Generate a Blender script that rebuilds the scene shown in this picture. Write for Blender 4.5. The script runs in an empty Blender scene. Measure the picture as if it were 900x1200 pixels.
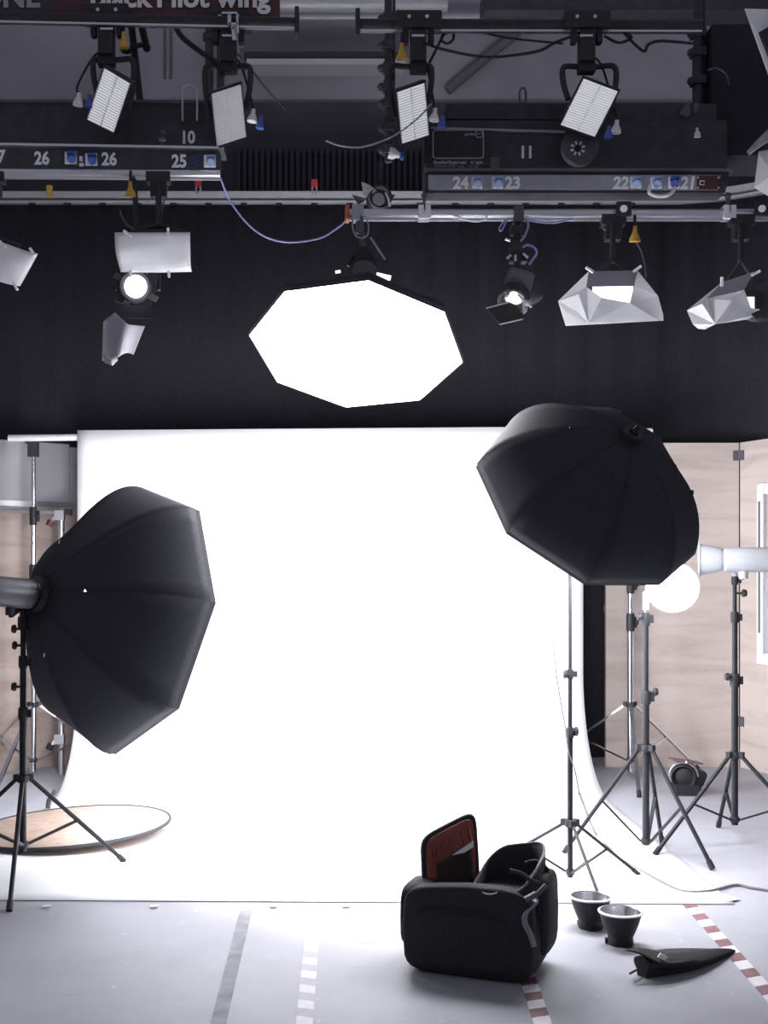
import bpy, bmesh, math, random
from mathutils import Vector as V, Matrix
random.seed(7)
S = bpy.context.scene
COL = S.collection

# ------------------------------------------------------------------ camera, world, exposure
CAM_H, F, CX, CY = 1.5, 1400.0, 380.0, 667.0        # eye height (m), focal length and principal point on a 900x1200 frame
cam_d = bpy.data.cameras.new('camera'); cam = bpy.data.objects.new('camera', cam_d); COL.objects.link(cam)
cam.location = (0, 0, CAM_H); cam.rotation_euler = (math.pi / 2, 0, 0)
cam_d.sensor_fit = 'HORIZONTAL'; cam_d.sensor_width = 36.0; cam_d.lens = F / 900 * 36
cam_d.shift_x = (450 - CX) / 900; cam_d.shift_y = (CY - 600) / 900
cam_d.clip_start = 0.1; cam_d.clip_end = 100
S.camera = cam
S.view_settings.view_transform = 'Standard'; S.view_settings.look = 'None'
S.view_settings.gamma = 1.0; S.view_settings.exposure = 0.0; S.view_settings.use_curve_mapping = False
W = bpy.data.worlds.new('world'); S.world = W; W.use_nodes = True
W.node_tree.nodes['Background'].inputs[0].default_value = (0.84, 0.84, 1.0, 1)
W.node_tree.nodes['Background'].inputs[1].default_value = 0.24
BOX_POWER = 44.0       # softbox diffusers
TOP_POWER = 27.0

def at(px, py, Y):      # point of the studio that stands at depth Y and shows at px, py
    return V(((px - CX) / F * Y, Y, CAM_H - (py - CY) / F * Y))
def fl(px, py, z=0.0):  # point on the floor
    Y = F * (CAM_H - z) / (py - CY)
    return V(((px - CX) / F * Y, Y, z))

# ------------------------------------------------------------------ materials
MATS = {}
def mat(name, col, rough=0.5, metal=0.0, var=0.08, scale=30.0, bump=0.0, emit=None, estr=0.0, spec=0.5, stretch=None, trans=0.0, translucent=0.0):
    m = bpy.data.materials.new(name); m.use_nodes = True; MATS[name] = m
    nt = m.node_tree; b = nt.nodes['Principled BSDF']
    tc = nt.nodes.new('ShaderNodeTexCoord'); mp = nt.nodes.new('ShaderNodeMapping')
    nt.links.new(tc.outputs['Object'], mp.inputs[0])
    if stretch: mp.inputs['Scale'].default_value = stretch
    n = nt.nodes.new('ShaderNodeTexNoise'); n.inputs['Scale'].default_value = scale; n.inputs['Detail'].default_value = 5
    nt.links.new(mp.outputs[0], n.inputs['Vector'])
    cr = nt.nodes.new('ShaderNodeValToRGB')
    cr.color_ramp.elements[0].position = 0.3; cr.color_ramp.elements[1].position = 0.7
    cr.color_ramp.elements[0].color = (*[max(0, c * (1 - var)) for c in col], 1)
    cr.color_ramp.elements[1].color = (*[min(1, c * (1 + var)) for c in col], 1)
    nt.links.new(n.outputs['Fac'], cr.inputs[0]); nt.links.new(cr.outputs[0], b.inputs['Base Color'])
    b.inputs['Roughness'].default_value = rough; b.inputs['Metallic'].default_value = metal
    b.inputs['Specular IOR Level'].default_value = spec
    if trans: b.inputs['Transmission Weight'].default_value = trans
    if bump:
        bp = nt.nodes.new('ShaderNodeBump'); bp.inputs['Strength'].default_value = bump; bp.inputs['Distance'].default_value = 0.01
        nt.links.new(n.outputs['Fac'], bp.inputs['Height']); nt.links.new(bp.outputs[0], b.inputs['Normal'])
    if emit:
        b.inputs['Emission Color'].default_value = (*emit, 1); b.inputs['Emission Strength'].default_value = estr
    if translucent:
        t = nt.nodes.new('ShaderNodeBsdfTranslucent'); mx = nt.nodes.new('ShaderNodeMixShader')
        nt.links.new(cr.outputs[0], t.inputs[0]); mx.inputs[0].default_value = translucent
        nt.links.new(b.outputs[0], mx.inputs[1]); nt.links.new(t.outputs[0], mx.inputs[2])
        nt.links.new(mx.outputs[0], nt.nodes['Material Output'].inputs[0])
    return m
mat('paper', (0.86, 0.86, 0.88), 0.6, scale=2.0, var=0.008)
mat('tube_white', (0.78, 0.78, 0.82), 0.4)
mat('black_cloth', (0.037, 0.0355, 0.044), 0.95, spec=0.1, scale=60, var=0.15)
mat('black_nylon', (0.041, 0.041, 0.050), 0.75, spec=0.18, scale=90, var=0.12, bump=0.03)
mat('bag_nylon', (0.034, 0.034, 0.036), 0.7, spec=0.16, scale=180, var=0.25, bump=0.12)
mat('black_metal', (0.034, 0.034, 0.040), 0.5, spec=0.3, scale=40, var=0.15)
mat('stand_black', (0.015, 0.015, 0.019), 0.45, spec=0.28, scale=40, var=0.15)
mat('black_plastic', (0.020, 0.020, 0.024), 0.55, spec=0.3, scale=50, var=0.15)
mat('rig_black', (0.060, 0.059, 0.071), 0.7, spec=0.3, scale=12, var=0.2)
mat('dark_grey', (0.10, 0.10, 0.115), 0.5, scale=30, var=0.1)
mat('grey_board', (0.34, 0.34, 0.40), 0.45, scale=20, var=0.06)
mat('chrome', (0.75, 0.75, 0.78), 0.2, 1.0, scale=40, var=0.05)
mat('aluminium', (0.70, 0.70, 0.75), 0.38, 1.0, scale=30, var=0.06, stretch=(1, 20, 20))
mat('rail_grey', (0.42, 0.42, 0.46), 0.5, 0.2, scale=14, var=0.1, stretch=(.6, 10, 10))
mat('strobe_grey', (0.40, 0.41, 0.44), 0.38, scale=60, var=0.03)
mat('strobe_dark', (0.075, 0.075, 0.088), 0.4, scale=60, var=0.06)
mat('silver', (0.85, 0.85, 0.87), 0.22, 1.0, scale=30, var=0.04)
mat('wall_paint', (0.275, 0.27, 0.315), 0.8, scale=1.3, var=0.16)
mat('wall_falloff_and_ribs', (0.062, 0.060, 0.073), 0.9, spec=0.2, scale=2, var=0.2)
mat('flat_grey', (0.40, 0.39, 0.42), 0.8, scale=3, var=0.05)
mat('pinboard', (0.42, 0.41, 0.43), 0.85, scale=90, var=0.08)
mat('white_plastic', (0.80, 0.80, 0.83), 0.4, scale=40, var=0.03)
mat('white_print', (0.92, 0.92, 0.93), 0.6, scale=60, var=0.03)
mat('grey_print', (0.40, 0.40, 0.43), 0.6, scale=60, var=0.03)
mat('dim_print', (0.20, 0.20, 0.23), 0.6, scale=60, var=0.03)
mat('louvre_added_glow', (0.88, 0.87, 0.88), 0.6, scale=50, var=0.03, emit=(0.96, 0.96, 1.0), estr=0.42)  # faint glow added to lift the unlit panel faces
mat('louvre_shaded_glow', (0.80, 0.79, 0.80), 0.6, scale=50, var=0.04, emit=(0.96, 0.96, 1.0), estr=0.17)  # weaker added glow and darker base for the panel angled to less light
mat('blue_plastic', (0.06, 0.11, 0.42), 0.4, scale=50, var=0.1)
mat('navy_plastic', (0.03, 0.04, 0.13), 0.5, scale=50, var=0.1)
mat('pale_blue_plastic', (0.35, 0.45, 0.68), 0.4, scale=50, var=0.06)
mat('blue_wire', (0.30, 0.31, 0.60), 0.5, scale=50, var=0.08)
mat('yellow_plastic', (0.60, 0.36, 0.06), 0.5, scale=50, var=0.1)
mat('orange_plastic', (0.60, 0.17, 0.08), 0.5, scale=50, var=0.1)
mat('red_plastic', (0.35, 0.03, 0.04), 0.5, scale=50, var=0.1)
mat('sign_red', (0.085, 0.030, 0.036), 0.6, scale=6, var=0.15)
mat('dark_red', (0.075, 0.018, 0.026), 0.6, scale=30, var=0.15)
mat('gel', (0.84, 0.84, 0.87), 0.30, scale=9, var=0.05, translucent=0.45, spec=0.6)
mat('gel_grey', (0.42, 0.41, 0.46), 0.35, scale=9, var=0.06, translucent=0.3)
mat('gel_bright', (0.86, 0.86, 0.88), 0.25, scale=7, var=0.04, translucent=0.5, spec=0.8)
mat('lining_brown', (0.26, 0.070, 0.052), 0.7, scale=120, var=0.15, bump=0.1)
mat('mesh_pocket', (0.030, 0.018, 0.018), 0.8, scale=200, var=0.3)
mat('webbing', (0.22, 0.22, 0.25), 0.6, scale=150, var=0.15, bump=0.1)
mat('tape_grey', (0.24, 0.24, 0.27), 0.75, scale=12, var=0.25)
mat('tape_white', (0.66, 0.65, 0.67), 0.6, scale=22, var=0.10)
mat('tape_red', (0.20, 0.10, 0.115), 0.6, scale=22, var=0.3)
mat('tape_pale', (0.44, 0.44, 0.49), 0.7, scale=22, var=0.06)
mat('cable_grey', (0.14, 0.14, 0.16), 0.5, scale=50, var=0.1)
mat('rust_brown', (0.13, 0.075, 0.072), 0.6, scale=30, var=0.15)
mat('gold_fabric', (0.40, 0.30, 0.245), 0.45, 0.15, scale=16, var=0.22, bump=0.6)
mat('lamp_glow', (1, 1, 1), 0.5, emit=(1.0, 0.98, 1.0), estr=7.0)
mat('lamp_and_gap_glow', (1, 1, 1), 0.5, emit=(1.0, 0.95, 0.88), estr=1.2)
mat('lamp_inside', (1, 1, 1), 0.5, emit=(1.0, 0.97, 0.96), estr=1.15)
mat('added_sheet_glow', (1, 1, 1), 0.5, emit=(0.97, 0.97, 1.0), estr=1.6)  # glow plate added behind the frosted sheets to brighten them
mat('bowl_glow', (1, 1, 1), 0.5, emit=(0.97, 0.97, 1.0), estr=30.0)
mat('box_glow', (1, 1, 1), 0.5, emit=(0.965, 0.965, 1.0), estr=BOX_POWER)
mat('top_glow', (1, 1, 1), 0.5, emit=(0.965, 0.965, 1.0), estr=TOP_POWER)

def plywood(name, c1, c2):
    m = bpy.data.materials.new(name); m.use_nodes = True; MATS[name] = m
    nt = m.node_tree; b = nt.nodes['Principled BSDF']
    tc = nt.nodes.new('ShaderNodeTexCoord'); mp = nt.nodes.new('ShaderNodeMapping'); mp.inputs['Scale'].default_value = (0.55, 0.55, 3.2)
    n = nt.nodes.new('ShaderNodeTexNoise'); n.inputs['Scale'].default_value = 2.2; n.inputs['Detail'].default_value = 8; n.inputs['Distortion'].default_value = 0.9
    w = nt.nodes.new('ShaderNodeTexNoise'); w.inputs['Scale'].default_value = 30; w.inputs['Detail'].default_value = 3
    mx = nt.nodes.new('ShaderNodeMath'); mx.operation = 'MULTIPLY_ADD'; mx.inputs[1].default_value = 0.25
    cr = nt.nodes.new('ShaderNodeValToRGB')
    cr.color_ramp.elements[0].position = 0.38; cr.color_ramp.elements[0].color = (*c1, 1)
    cr.color_ramp.elements[1].position = 0.68; cr.color_ramp.elements[1].color = (*c2, 1)
    nt.links.new(tc.outputs['Object'], mp.inputs[0]); nt.links.new(mp.outputs[0], n.inputs[0]); nt.links.new(mp.outputs[0], w.inputs[0])
    nt.links.new(w.outputs['Fac'], mx.inputs[0]); nt.links.new(n.outputs['Fac'], mx.inputs[2])
    nt.links.new(mx.outputs[0], cr.inputs[0]); nt.links.new(cr.outputs[0], b.inputs['Base Color'])
    b.inputs['Roughness'].default_value = 0.55; b.inputs['Specular IOR Level'].default_value = 0.25
plywood('plywood', (0.47, 0.40, 0.365), (0.61, 0.53, 0.49))
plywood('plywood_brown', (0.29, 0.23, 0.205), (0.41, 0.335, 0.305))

def floor_mat():
    m = bpy.data.materials.new('studio_floor'); m.use_nodes = True; MATS['studio_floor'] = m
    nt = m.node_tree; b = nt.nodes['Principled BSDF']; L = nt.links.new
    tc = nt.nodes.new('ShaderNodeTexCoord')
    n = nt.nodes.new('ShaderNodeTexNoise'); n.inputs['Scale'].default_value = 1.6; n.inputs['Detail'].default_value = 8; n.inputs['Roughness'].default_value = 0.65
    L(tc.outputs['Object'], n.inputs[0])
    cr = nt.nodes.new('ShaderNodeValToRGB')
    cr.color_ramp.elements[0].position = 0.3; cr.color_ramp.elements[0].color = (0.31, 0.31, 0.35, 1)
    cr.color_ramp.elements[1].position = 0.72; cr.color_ramp.elements[1].color = (0.40, 0.40, 0.445, 1)
    L(n.outputs['Fac'], cr.inputs[0])
    # short dark scuffs lying across the floor
    mp = nt.nodes.new('ShaderNodeMapping'); mp.inputs['Scale'].default_value = (2.2, 16, 1); L(tc.outputs['Object'], mp.inputs[0])
    s = nt.nodes.new('ShaderNodeTexNoise'); s.inputs['Scale'].default_value = 1.7; s.inputs['Detail'].default_value = 2; L(mp.outputs[0], s.inputs[0])
    sr = nt.nodes.new('ShaderNodeValToRGB'); sr.color_ramp.elements[0].position = 0.70; sr.color_ramp.elements[1].position = 0.76
    sr.color_ramp.elements[1].color = (0.32, 0.32, 0.32, 1)
    L(s.outputs['Fac'], sr.inputs[0])
    # pale worn flecks
    v = nt.nodes.new('ShaderNodeTexNoise'); v.inputs['Scale'].default_value = 19; v.inputs['Detail'].default_value = 6; L(tc.outputs['Object'], v.inputs[0])
    vr = nt.nodes.new('ShaderNodeValToRGB'); vr.color_ramp.elements[0].position = 0.66; vr.color_ramp.elements[1].position = 0.74
    vr.color_ramp.elements[1].color = (0.28, 0.28, 0.28, 1)
    L(v.outputs['Fac'], vr.inputs[0])
    m1 = nt.nodes.new('ShaderNodeMixRGB'); m1.inputs[2].default_value = (0.16, 0.16, 0.19, 1)
    L(sr.outputs[0], m1.inputs[0]); L(cr.outputs[0], m1.inputs[1])
    m2 = nt.nodes.new('ShaderNodeMixRGB'); m2.inputs[2].default_value = (0.72, 0.72, 0.76, 1)
    L(vr.outputs[0], m2.inputs[0]); L(m1.outputs[0], m2.inputs[1]); L(m2.outputs[0], b.inputs['Base Color'])
    rr = nt.nodes.new('ShaderNodeMapRange'); rr.inputs[3].default_value = 0.42; rr.inputs[4].default_value = 0.60
    L(n.outputs['Fac'], rr.inputs[0]); L(rr.outputs[0], b.inputs['Roughness'])
    b.inputs['Specular IOR Level'].default_value = 0.3
    bp = nt.nodes.new('ShaderNodeBump'); bp.inputs['Strength'].default_value = 0.05; bp.inputs['Distance'].default_value = 0.01
    L(v.outputs['Fac'], bp.inputs['Height']); L(bp.outputs[0], b.inputs['Normal'])
floor_mat()

# ------------------------------------------------------------------ mesh helpers
def basis(ax, ref=None):
    ax = V(ax).normalized()
    r = V(ref) if ref is not None else (V((0, 0, 1)) if abs(ax.z) < 0.9 else V((1, 0, 0)))
    u = (r - ax * r.dot(ax)).normalized()
    return u, ax.cross(u).normalized(), ax
class MB:
    def __init__(self): self.v = []; self.f = []; self.mi = []; self.sm = []
    def add(self, vs, fs, mi=0, sm=False):
        o = len(self.v); self.v += [V(p) for p in vs]
        for f in fs: self.f.append([i + o for i in f]); self.mi.append(mi); self.sm.append(sm)
        return self
    def box(self, c, size, R=None, mi=0):
        c = V(c); h = [s / 2 for s in size]; vs = []
        for x in (-1, 1):
            for y in (-1, 1):
                for z in (-1, 1):
                    p = V((x * h[0], y * h[1], z * h[2]))
                    vs.append(c + (R @ p if R else p))
        return self.add(vs, [(0, 1, 3, 2), (4, 6, 7, 5), (0, 4, 5, 1), (2, 3, 7, 6), (0, 2, 6, 4), (1, 5, 7, 3)], mi)
    def bar(self, p, q, w, h, ref=None, mi=0):                     # rectangular bar from p to q
        p, q = V(p), V(q); u, v, a = basis(q - p, ref)
        vs = [b + u * (h / 2 * i) + v * (w / 2 * j) for b in (p, q) for i, j in ((-1, -1), (1, -1), (1, 1), (-1, 1))]
        return self.add(vs, [(0, 1, 2, 3), (7, 6, 5, 4), (0, 4, 5, 1), (1, 5, 6, 2), (2, 6, 7, 3), (3, 7, 4, 0)], mi)
    def cyl(self, p, q, r, r2=None, n=12, mi=0):
        return self.lathe([(0, 0), (r, 0), (r if r2 is None else r2, (V(q) - V(p)).length), (0, (V(q) - V(p)).length)], p, V(q) - V(p), n, mi)
    def lathe(self, prof, o, ax, n=20, mi=0, sm=True, ref=None):
        o = V(o); u, v, a = basis(ax, ref); rings = []; vs = []
        for r, h in prof:
            if r < 1e-6: rings.append([len(vs)]); vs.append(o + a * h)
            else:
                rings.append(list(range(len(vs), len(vs) + n)))
                vs += [o + a * h + (u * math.cos(2 * math.pi * k / n) + v * math.sin(2 * math.pi * k / n)) * r for k in range(n)]
        fs = []
        for A, B in zip(rings, rings[1:]):
            if len(A) == 1 and len(B) == 1: continue
            for k in range(n):
                k2 = (k + 1) % n
                if len(A) == 1: fs.append((A[0], B[k2], B[k]))
                elif len(B) == 1: fs.append((A[k], A[k2], B[0]))
                else: fs.append((A[k], A[k2], B[k2], B[k]))
        return self.add(vs, fs, mi, sm)
    def tube(self, pts, r, n=8, mi=0):
        pts = [V(p) for p in pts]; rings = []; vs = []
        ref = None
        for i, p in enumerate(pts):
            d = pts[min(i + 1, len(pts) - 1)] - pts[max(i - 1, 0)]
            u, v, a = basis(d, ref); ref = u
            rings.append(range(len(vs), len(vs) + n)); rr = r[i] if isinstance(r, (list, tuple)) else r
            vs += [p + (u * math.cos(2 * math.pi * k / n) + v * math.sin(2 * math.pi * k / n)) * rr for k in range(n)]
        fs = [(A[k], A[(k + 1) % n], B[(k + 1) % n], B[k]) for A, B in zip(rings, rings[1:]) for k in range(n)]
        fs += [tuple(reversed(list(rings[0]))), tuple(rings[-1])]
        return self.add(vs, fs, mi, True)
    def ball(self, c, r, mi=0, n=12, squash=(1, 1, 1)):
        o = len(self.v); m = 8
        self.lathe([(math.sin(math.pi * i / m) * r, -math.cos(math.pi * i / m) * r) for i in range(m + 1)], (0, 0, 0), (0, 0, 1), n, mi)
        for i in range(o, len(self.v)): p = self.v[i]; self.v[i] = V(c) + V((p.x * squash[0], p.y * squash[1], p.z * squash[2]))
        return self
    def plate(self, pts, off, mi=0):                               # polygon given in order, thickened by the vector off
        n = len(pts); off = V(off); vs = [V(p) for p in pts] + [V(p) + off for p in pts]
        fs = [tuple(range(n)), tuple(range(2 * n - 1, n - 1, -1))] + [(i, n + i, n + (i + 1) % n, (i + 1) % n) for i in range(n)]
        return self.add(vs, fs, mi)
    def grid(self, nu, nv, fn, mi=0, sm=True):
        vs = [fn(i / nu, j / nv) for j in range(nv + 1) for i in range(nu + 1)]
        fs = [(j * (nu + 1) + i, j * (nu + 1) + i + 1, (j + 1) * (nu + 1) + i + 1, (j + 1) * (nu + 1) + i) for j in range(nv) for i in range(nu)]
        return self.add(vs, fs, mi, sm)
    def rbox(self, c, size, R=None, e=0.35, n=20, m=10, mi=0, warp=None):   # rounded box
        sg = lambda x, p: math.copysign(abs(x) ** p, x); vs = []; c = V(c)
        for j in range(m + 1):
            t = -math.pi / 2 + math.pi * j / m
            for i in range(n):
                a = 2 * math.pi * i / n
                p = V((sg(math.cos(t), e) * sg(math.cos(a), e) * size[0] / 2, sg(math.cos(t), e) * sg(math.sin(a), e) * size[1] / 2, sg(math.sin(t), e) * size[2] / 2))
                if warp: p = warp(p)
                vs.append(c + (R @ p if R else p))
        fs = [(j * n + i, j * n + (i + 1) % n, (j + 1) * n + (i + 1) % n, (j + 1) * n + i) for j in range(m) for i in range(n)]
        return self.add(vs, fs, mi, True)
def root_of(o):
    p = V((0, 0, 0))
    while o: p = p + V(o.location); o = o.parent
    return p
def obj(name, mb, mats, parent=None, solid=0.0, bevel=0.0, off=1.0):
    me = bpy.data.meshes.new(name); o = bpy.data.objects.new(name, me); COL.objects.link(o)
    if parent is not None: o.parent = parent
    base = root_of(parent)
    me.from_pydata([tuple(p - base) for p in mb.v], [], mb.f)
    me.polygons.foreach_set('material_index', mb.mi); me.polygons.foreach_set('use_smooth', mb.sm)
    for m in (mats if isinstance(mats, (list, tuple)) else [mats]): me.materials.append(MATS[m])
    bm = bmesh.new(); bm.from_mesh(me); bmesh.ops.remove_doubles(bm, verts=bm.verts, dist=1e-5); bmesh.ops.recalc_face_normals(bm, faces=bm.faces); bm.to_mesh(me); bm.free()
    if any(mb.sm): me.set_sharp_from_angle(angle=math.radians(40))
    if bevel:
        b = o.modifiers.new('bevel', 'BEVEL'); b.width = bevel; b.segments = 2; b.limit_method = 'ANGLE'
    if solid:
        s = o.modifiers.new('solid', 'SOLIDIFY'); s.thickness = solid; s.offset = off
    me.update(); return o
def thing(name, label, cat, loc, group=None):
    o = bpy.data.objects.new(name, None); COL.objects.link(o); o.location = loc; o.empty_display_size = 0.1
    return tag(o, label, cat, group)
def tag(o, label, cat, group=None):
    o['label'] = label; o['category'] = cat
    if group: o['group'] = group
    return o
def own(o, loc):                                                    # a one-mesh thing: move its origin to loc
    loc = V(loc)
    o.data.transform(Matrix.Translation(-loc)); o.location = loc; return o
def struct(name, mb, mats, parent=None, **k):
    o = obj(name, mb, mats, parent, **k)
    if parent is None: o['kind'] = 'structure'
    return o
def smooth_pts(pts, n=8):
    pts = [V(p) for p in pts]; P = [pts[0] * 2 - pts[1]] + pts + [pts[-1] * 2 - pts[-2]]; out = []
    for i in range(1, len(P) - 2):
        a, b, c, d = P[i - 1:i + 3]
        for k in range(n):
            t = k / n
            out.append(0.5 * ((2 * b) + (c - a) * t + (2 * a - 5 * b + 4 * c - d) * t * t + (3 * b - a - 3 * c + d) * t ** 3))
    return out + [pts[-1]]
def lettering(txt, c, h, mname, parent, bold=0.012, name='lettering', lean=0.0, width=1.0, align='CENTER'):
    cu = bpy.data.curves.new('t', 'FONT'); cu.body = txt; cu.size = h / 0.70; cu.align_x = align; cu.offset = bold * h; cu.shear = lean
    cu.extrude = 0.0012; cu.resolution_u = 3
    t = bpy.data.objects.new('t', cu); COL.objects.link(t); bpy.context.view_layer.update()
    me = bpy.data.meshes.new_from_object(t.evaluated_get(bpy.context.evaluated_depsgraph_get()))
    bpy.data.objects.remove(t); bpy.data.curves.remove(cu)
    me.transform(Matrix.Translation(V(c) - root_of(parent)) @ Matrix.Rotation(math.pi / 2, 4, 'X') @ Matrix.Diagonal((width, 1, 1, 1)) @ Matrix.Translation((0, -h / 2, 0)))
    me.name = name; me.materials.clear(); me.materials.append(MATS[mname])
    o = bpy.data.objects.new(name, me); COL.objects.link(o); o.parent = parent; return o

# ------------------------------------------------------------------ setting
b = MB(); b.box((0.3, 5.0, -0.05), (12.0, 13.0, 0.1)); struct('floor', b, 'studio_floor')
b = MB(); b.box((0.3, 10.6, 6.35), (12.0, 0.12, 1.5)); wb = struct('wall_back', b, 'wall_paint')
b = MB(); b.box((0.3, 10.56, 2.8), (12.0, 0.14, 5.6)); struct('shaded_lower_wall', b, 'wall_falloff_and_ribs', wb)  # light falloff down the wall, put into a darker colour zone
# vertical ribs of the dark panelling behind the curtain rail
rib = None
for k in range(36):
    x = -0.75 + k * 0.052
    if rib is None:
        b = MB(); b.box((x, 10.47, 4.95), (0.030, 0.035, 0.46)); rib = obj('rib', b, 'wall_falloff_and_ribs', wb); x0 = x
    else:
        r = rib.copy(); COL.objects.link(r); r.location = (x - x0, 0, 0)
# ducts and beams on the wall up by the top edge
b = MB()
b.cyl(at(240, 4, 10.2), at(524, 4, 10.2), 0.075, n=16); d = obj('air_duct', b, 'rail_grey'); tag(d, 'pale round duct running along the top of the back wall', 'duct')
b = MB(); b.cyl(at(300, 20, 10.42), at(640, 20, 10.42), 0.028, n=10); d = obj('conduit', b, 'rail_grey'); tag(d, 'thin pale conduit pipe under the round wall duct', 'pipe')
t = thing('wall_beam', 'horizontal dark beam with pale lower edge high on the back wall', 'beam', at(370, 72, 10.3))
b = MB(); b.bar(at(286, 70, 10.3), at(474, 70, 10.3), 0.2, 0.055); obj('web', b, 'black_metal', t)
b = MB(); b.bar(at(290, 79, 10.3), at(474, 79, 10.3), 0.24, 0.05); obj('flange', b, 'rail_grey', t)
b = MB(); b.bar(at(282, 70, 10.3), at(287, 70, 10.3), 0.22, 0.11); obj('end_bracket', b, 'dark_grey', t)
b = MB(); b.cyl(at(633, 14, 10.48), at(524, 106, 10.48), 0.045, n=10); d = obj('diagonal_brace', b, 'dark_grey'); tag(d, 'grey diagonal brace tube climbing the upper back wall', 'brace')
for k, (x, y0, y1, r) in enumerate([(193, 26, 92, .014), (200, 26, 92, .014), (245, 28, 112, .034), (258, 28, 112, .030)]):
    b = MB(); b.cyl(at(x, y0 - 40, 10.35), at(x, y1, 10.35), r, n=8)
    if r > .02: b.cyl(at(x, 40, 10.35), at(x, 47, 10.35), r * 1.6, n=10)
    d = obj('wall_pipe', b, 'dark_grey' if r < .02 else 'black_metal')
    tag(d, ['thin dark wall pipe, left of a close pair, above the 10 panel', 'thin dark wall pipe, right of a close pair, above the 10 panel',
            'thick dark wall pipe with collar, left of the thick pair', 'thick dark wall pipe with collar, beside the chrome lamp hook'][k], 'pipe', 'vertical pipes on the upper wall')

# black curtain on a rail that bends toward the camera on the right
def rail_path(z):
    pts = [V((-3.6, 9.5, z)), V((2.7, 9.5, z))]
    for k in range(1, 13):
        a = math.pi / 2 * k / 12
        pts.append(V((2.7 + 1.05 * math.sin(a), 9.5 - 1.05 * (1 - math.cos(a)), z)))
    pts.append(V((3.75, 6.4, z))); return pts
dense = []
pth = rail_path(0)
for p, q in zip(pth, pth[1:]):
    n = max(1, int((q - p).length / 0.045))
    dense += [p.lerp(q, k / n) for k in range(n)]
b = MB(); vs = []; s = 0
for i, p in enumerate(dense):
    d = (dense[min(i + 1, len(dense) - 1)] - dense[max(i - 1, 0)]).normalized(); nrm = V((-d.y, d.x, 0))
    w = 0.010 * math.sin(i * 0.9) + 0.006 * math.sin(i * 2.3)
    vs += [p + nrm * w + V((0, 0, 0.005)), p + nrm * w * 0.8 + V((0, 0, 2.2)), p + nrm * w * 0.5 + V((0, 0, 4.39))]
fs = []
for i in range(len(dense) - 1):
    for j in range(2): fs.append((3 * i + j, 3 * i + 3 + j, 3 * i + 4 + j, 3 * i + 1 + j))
b.add(vs, fs, 0, True)
o = obj('black_curtain', b, 'black_cloth', solid=0.006); tag(o, 'black floor-length studio curtain hanging behind the white backdrop', 'curtain')
t = thing('curtain_rail', 'long pale curtain rail that bends at its right end above the black curtain', 'rail', (0, 9.5, 4.45))
b = MB(); P = rail_path(4.455)
for z, hw, hh in ((4.47, 0.035, 0.05), (4.415, 0.025, 0.022)):
    P = rail_path(z); vs = []; fs = []
    for i, p in enumerate(P):
        d = (P[min(i + 1, len(P) - 1)] - P[max(i - 1, 0)]).normalized(); n = V((-d.y, d.x, 0))
        vs += [p + n * hw + V((0, 0, -hh / 2)), p + n * hw + V((0, 0, hh / 2)), p - n * hw + V((0, 0, hh / 2)), p - n * hw + V((0, 0, -hh / 2))]
    for i in range(len(P) - 1):
        for j in range(4): fs.append((4 * i + j, 4 * i + (j + 1) % 4, 4 * i + 4 + (j + 1) % 4, 4 * i + 4 + j))
    b.add(vs, fs)
obj('track', b, 'rail_grey', t)
g0 = None
for k in range(22):
    x = -2.6 + k * 0.28
    if x > 2.7: break
    if g0 is None:
        b = MB(); b.box((x, 9.5, 4.398), (0.05, 0.05, 0.02)); g0 = obj('glider', b, 'black_plastic', t); gx = x
    else:
        r = g0.copy(); COL.objects.link(r); r.location = (x - gx, 0, 0)
for px in (232, 368):
    tt = thing('hanger_clip', ('red rail hanger clip under the 25 label' if px == 232 else 'red rail hanger clip on the curtain rail above the big lit softbox'), 'clip', at(px, 226, 9.46), 'red clips on the curtain rail')
    b = MB(); b.box(at(px + .5, 215, 9.46), (0.05, 0.04, 0.055)); obj('clip_body', b, 'red_plastic', tt)
    b = MB(); b.cyl(at(px - 2, 217, 9.46), at(px - 2, 227, 9.46), 0.008, n=6); b.cyl(at(px + 3, 217, 9.46), at(px + 3, 227, 9.46), 0.008, n=6); obj('prong', b, 'aluminium', tt)
b = MB(); b.cyl(at(58, 218, 9.42), at(58, 232, 9.42), 0.027, 0.022, n=12); tag(obj('cable_plug', b, 'yellow_plastic'), 'pale yellow plug lying on the curtain rail at far left', 'plug')

# plywood flats
def flat(name, label, p, q, z0, z1, th, mats, extra=None):
    p, q = V(p), V(q); t = thing(name, label, 'partition', p)
    d = (q - p).normalized(); n = V((-d.y, d.x, 0))
    return t, d, n
A0, A1 = V((2.133, 9.05, 0)), V((3.142, 9.05, 0)); TOPZ = 2.457
t, d, n = flat('plywood_flat', 'bare plywood flat standing between the black curtain strip and the hinged corner', A0, A1, 0, TOPZ, .04, 'plywood')
b = MB(); b.plate([A0, A1, A1 + V((0, 0, TOPZ)), A0 + V((0, 0, TOPZ))], V((0, 0.04, 0))); obj('sheet', b, 'plywood', t)
b = MB()
for z in (0.03, 1.2, TOPZ - 0.03): b.box((2.64, 9.12, z), (1.0, 0.05, 0.06))
obj('rear_batten', b, 'plywood', t)
t2 = thing('plywood_flat', 'angled plywood flat with a framed grey window panel at the right edge', 'partition', A1)
dB = V((0.354, -0.935, 0)).normalized(); nB = V((-0.935, -0.354, 0)).normalized()   # nB faces the set
def pb(s, z, o=0.0): return A1 + dB * (s + 0.012) + V((0, 0, z)) + nB * o
b = MB()
w0, w1, wz0, wz1 = 0.27, 0.98, 0.88, 2.05
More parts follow.
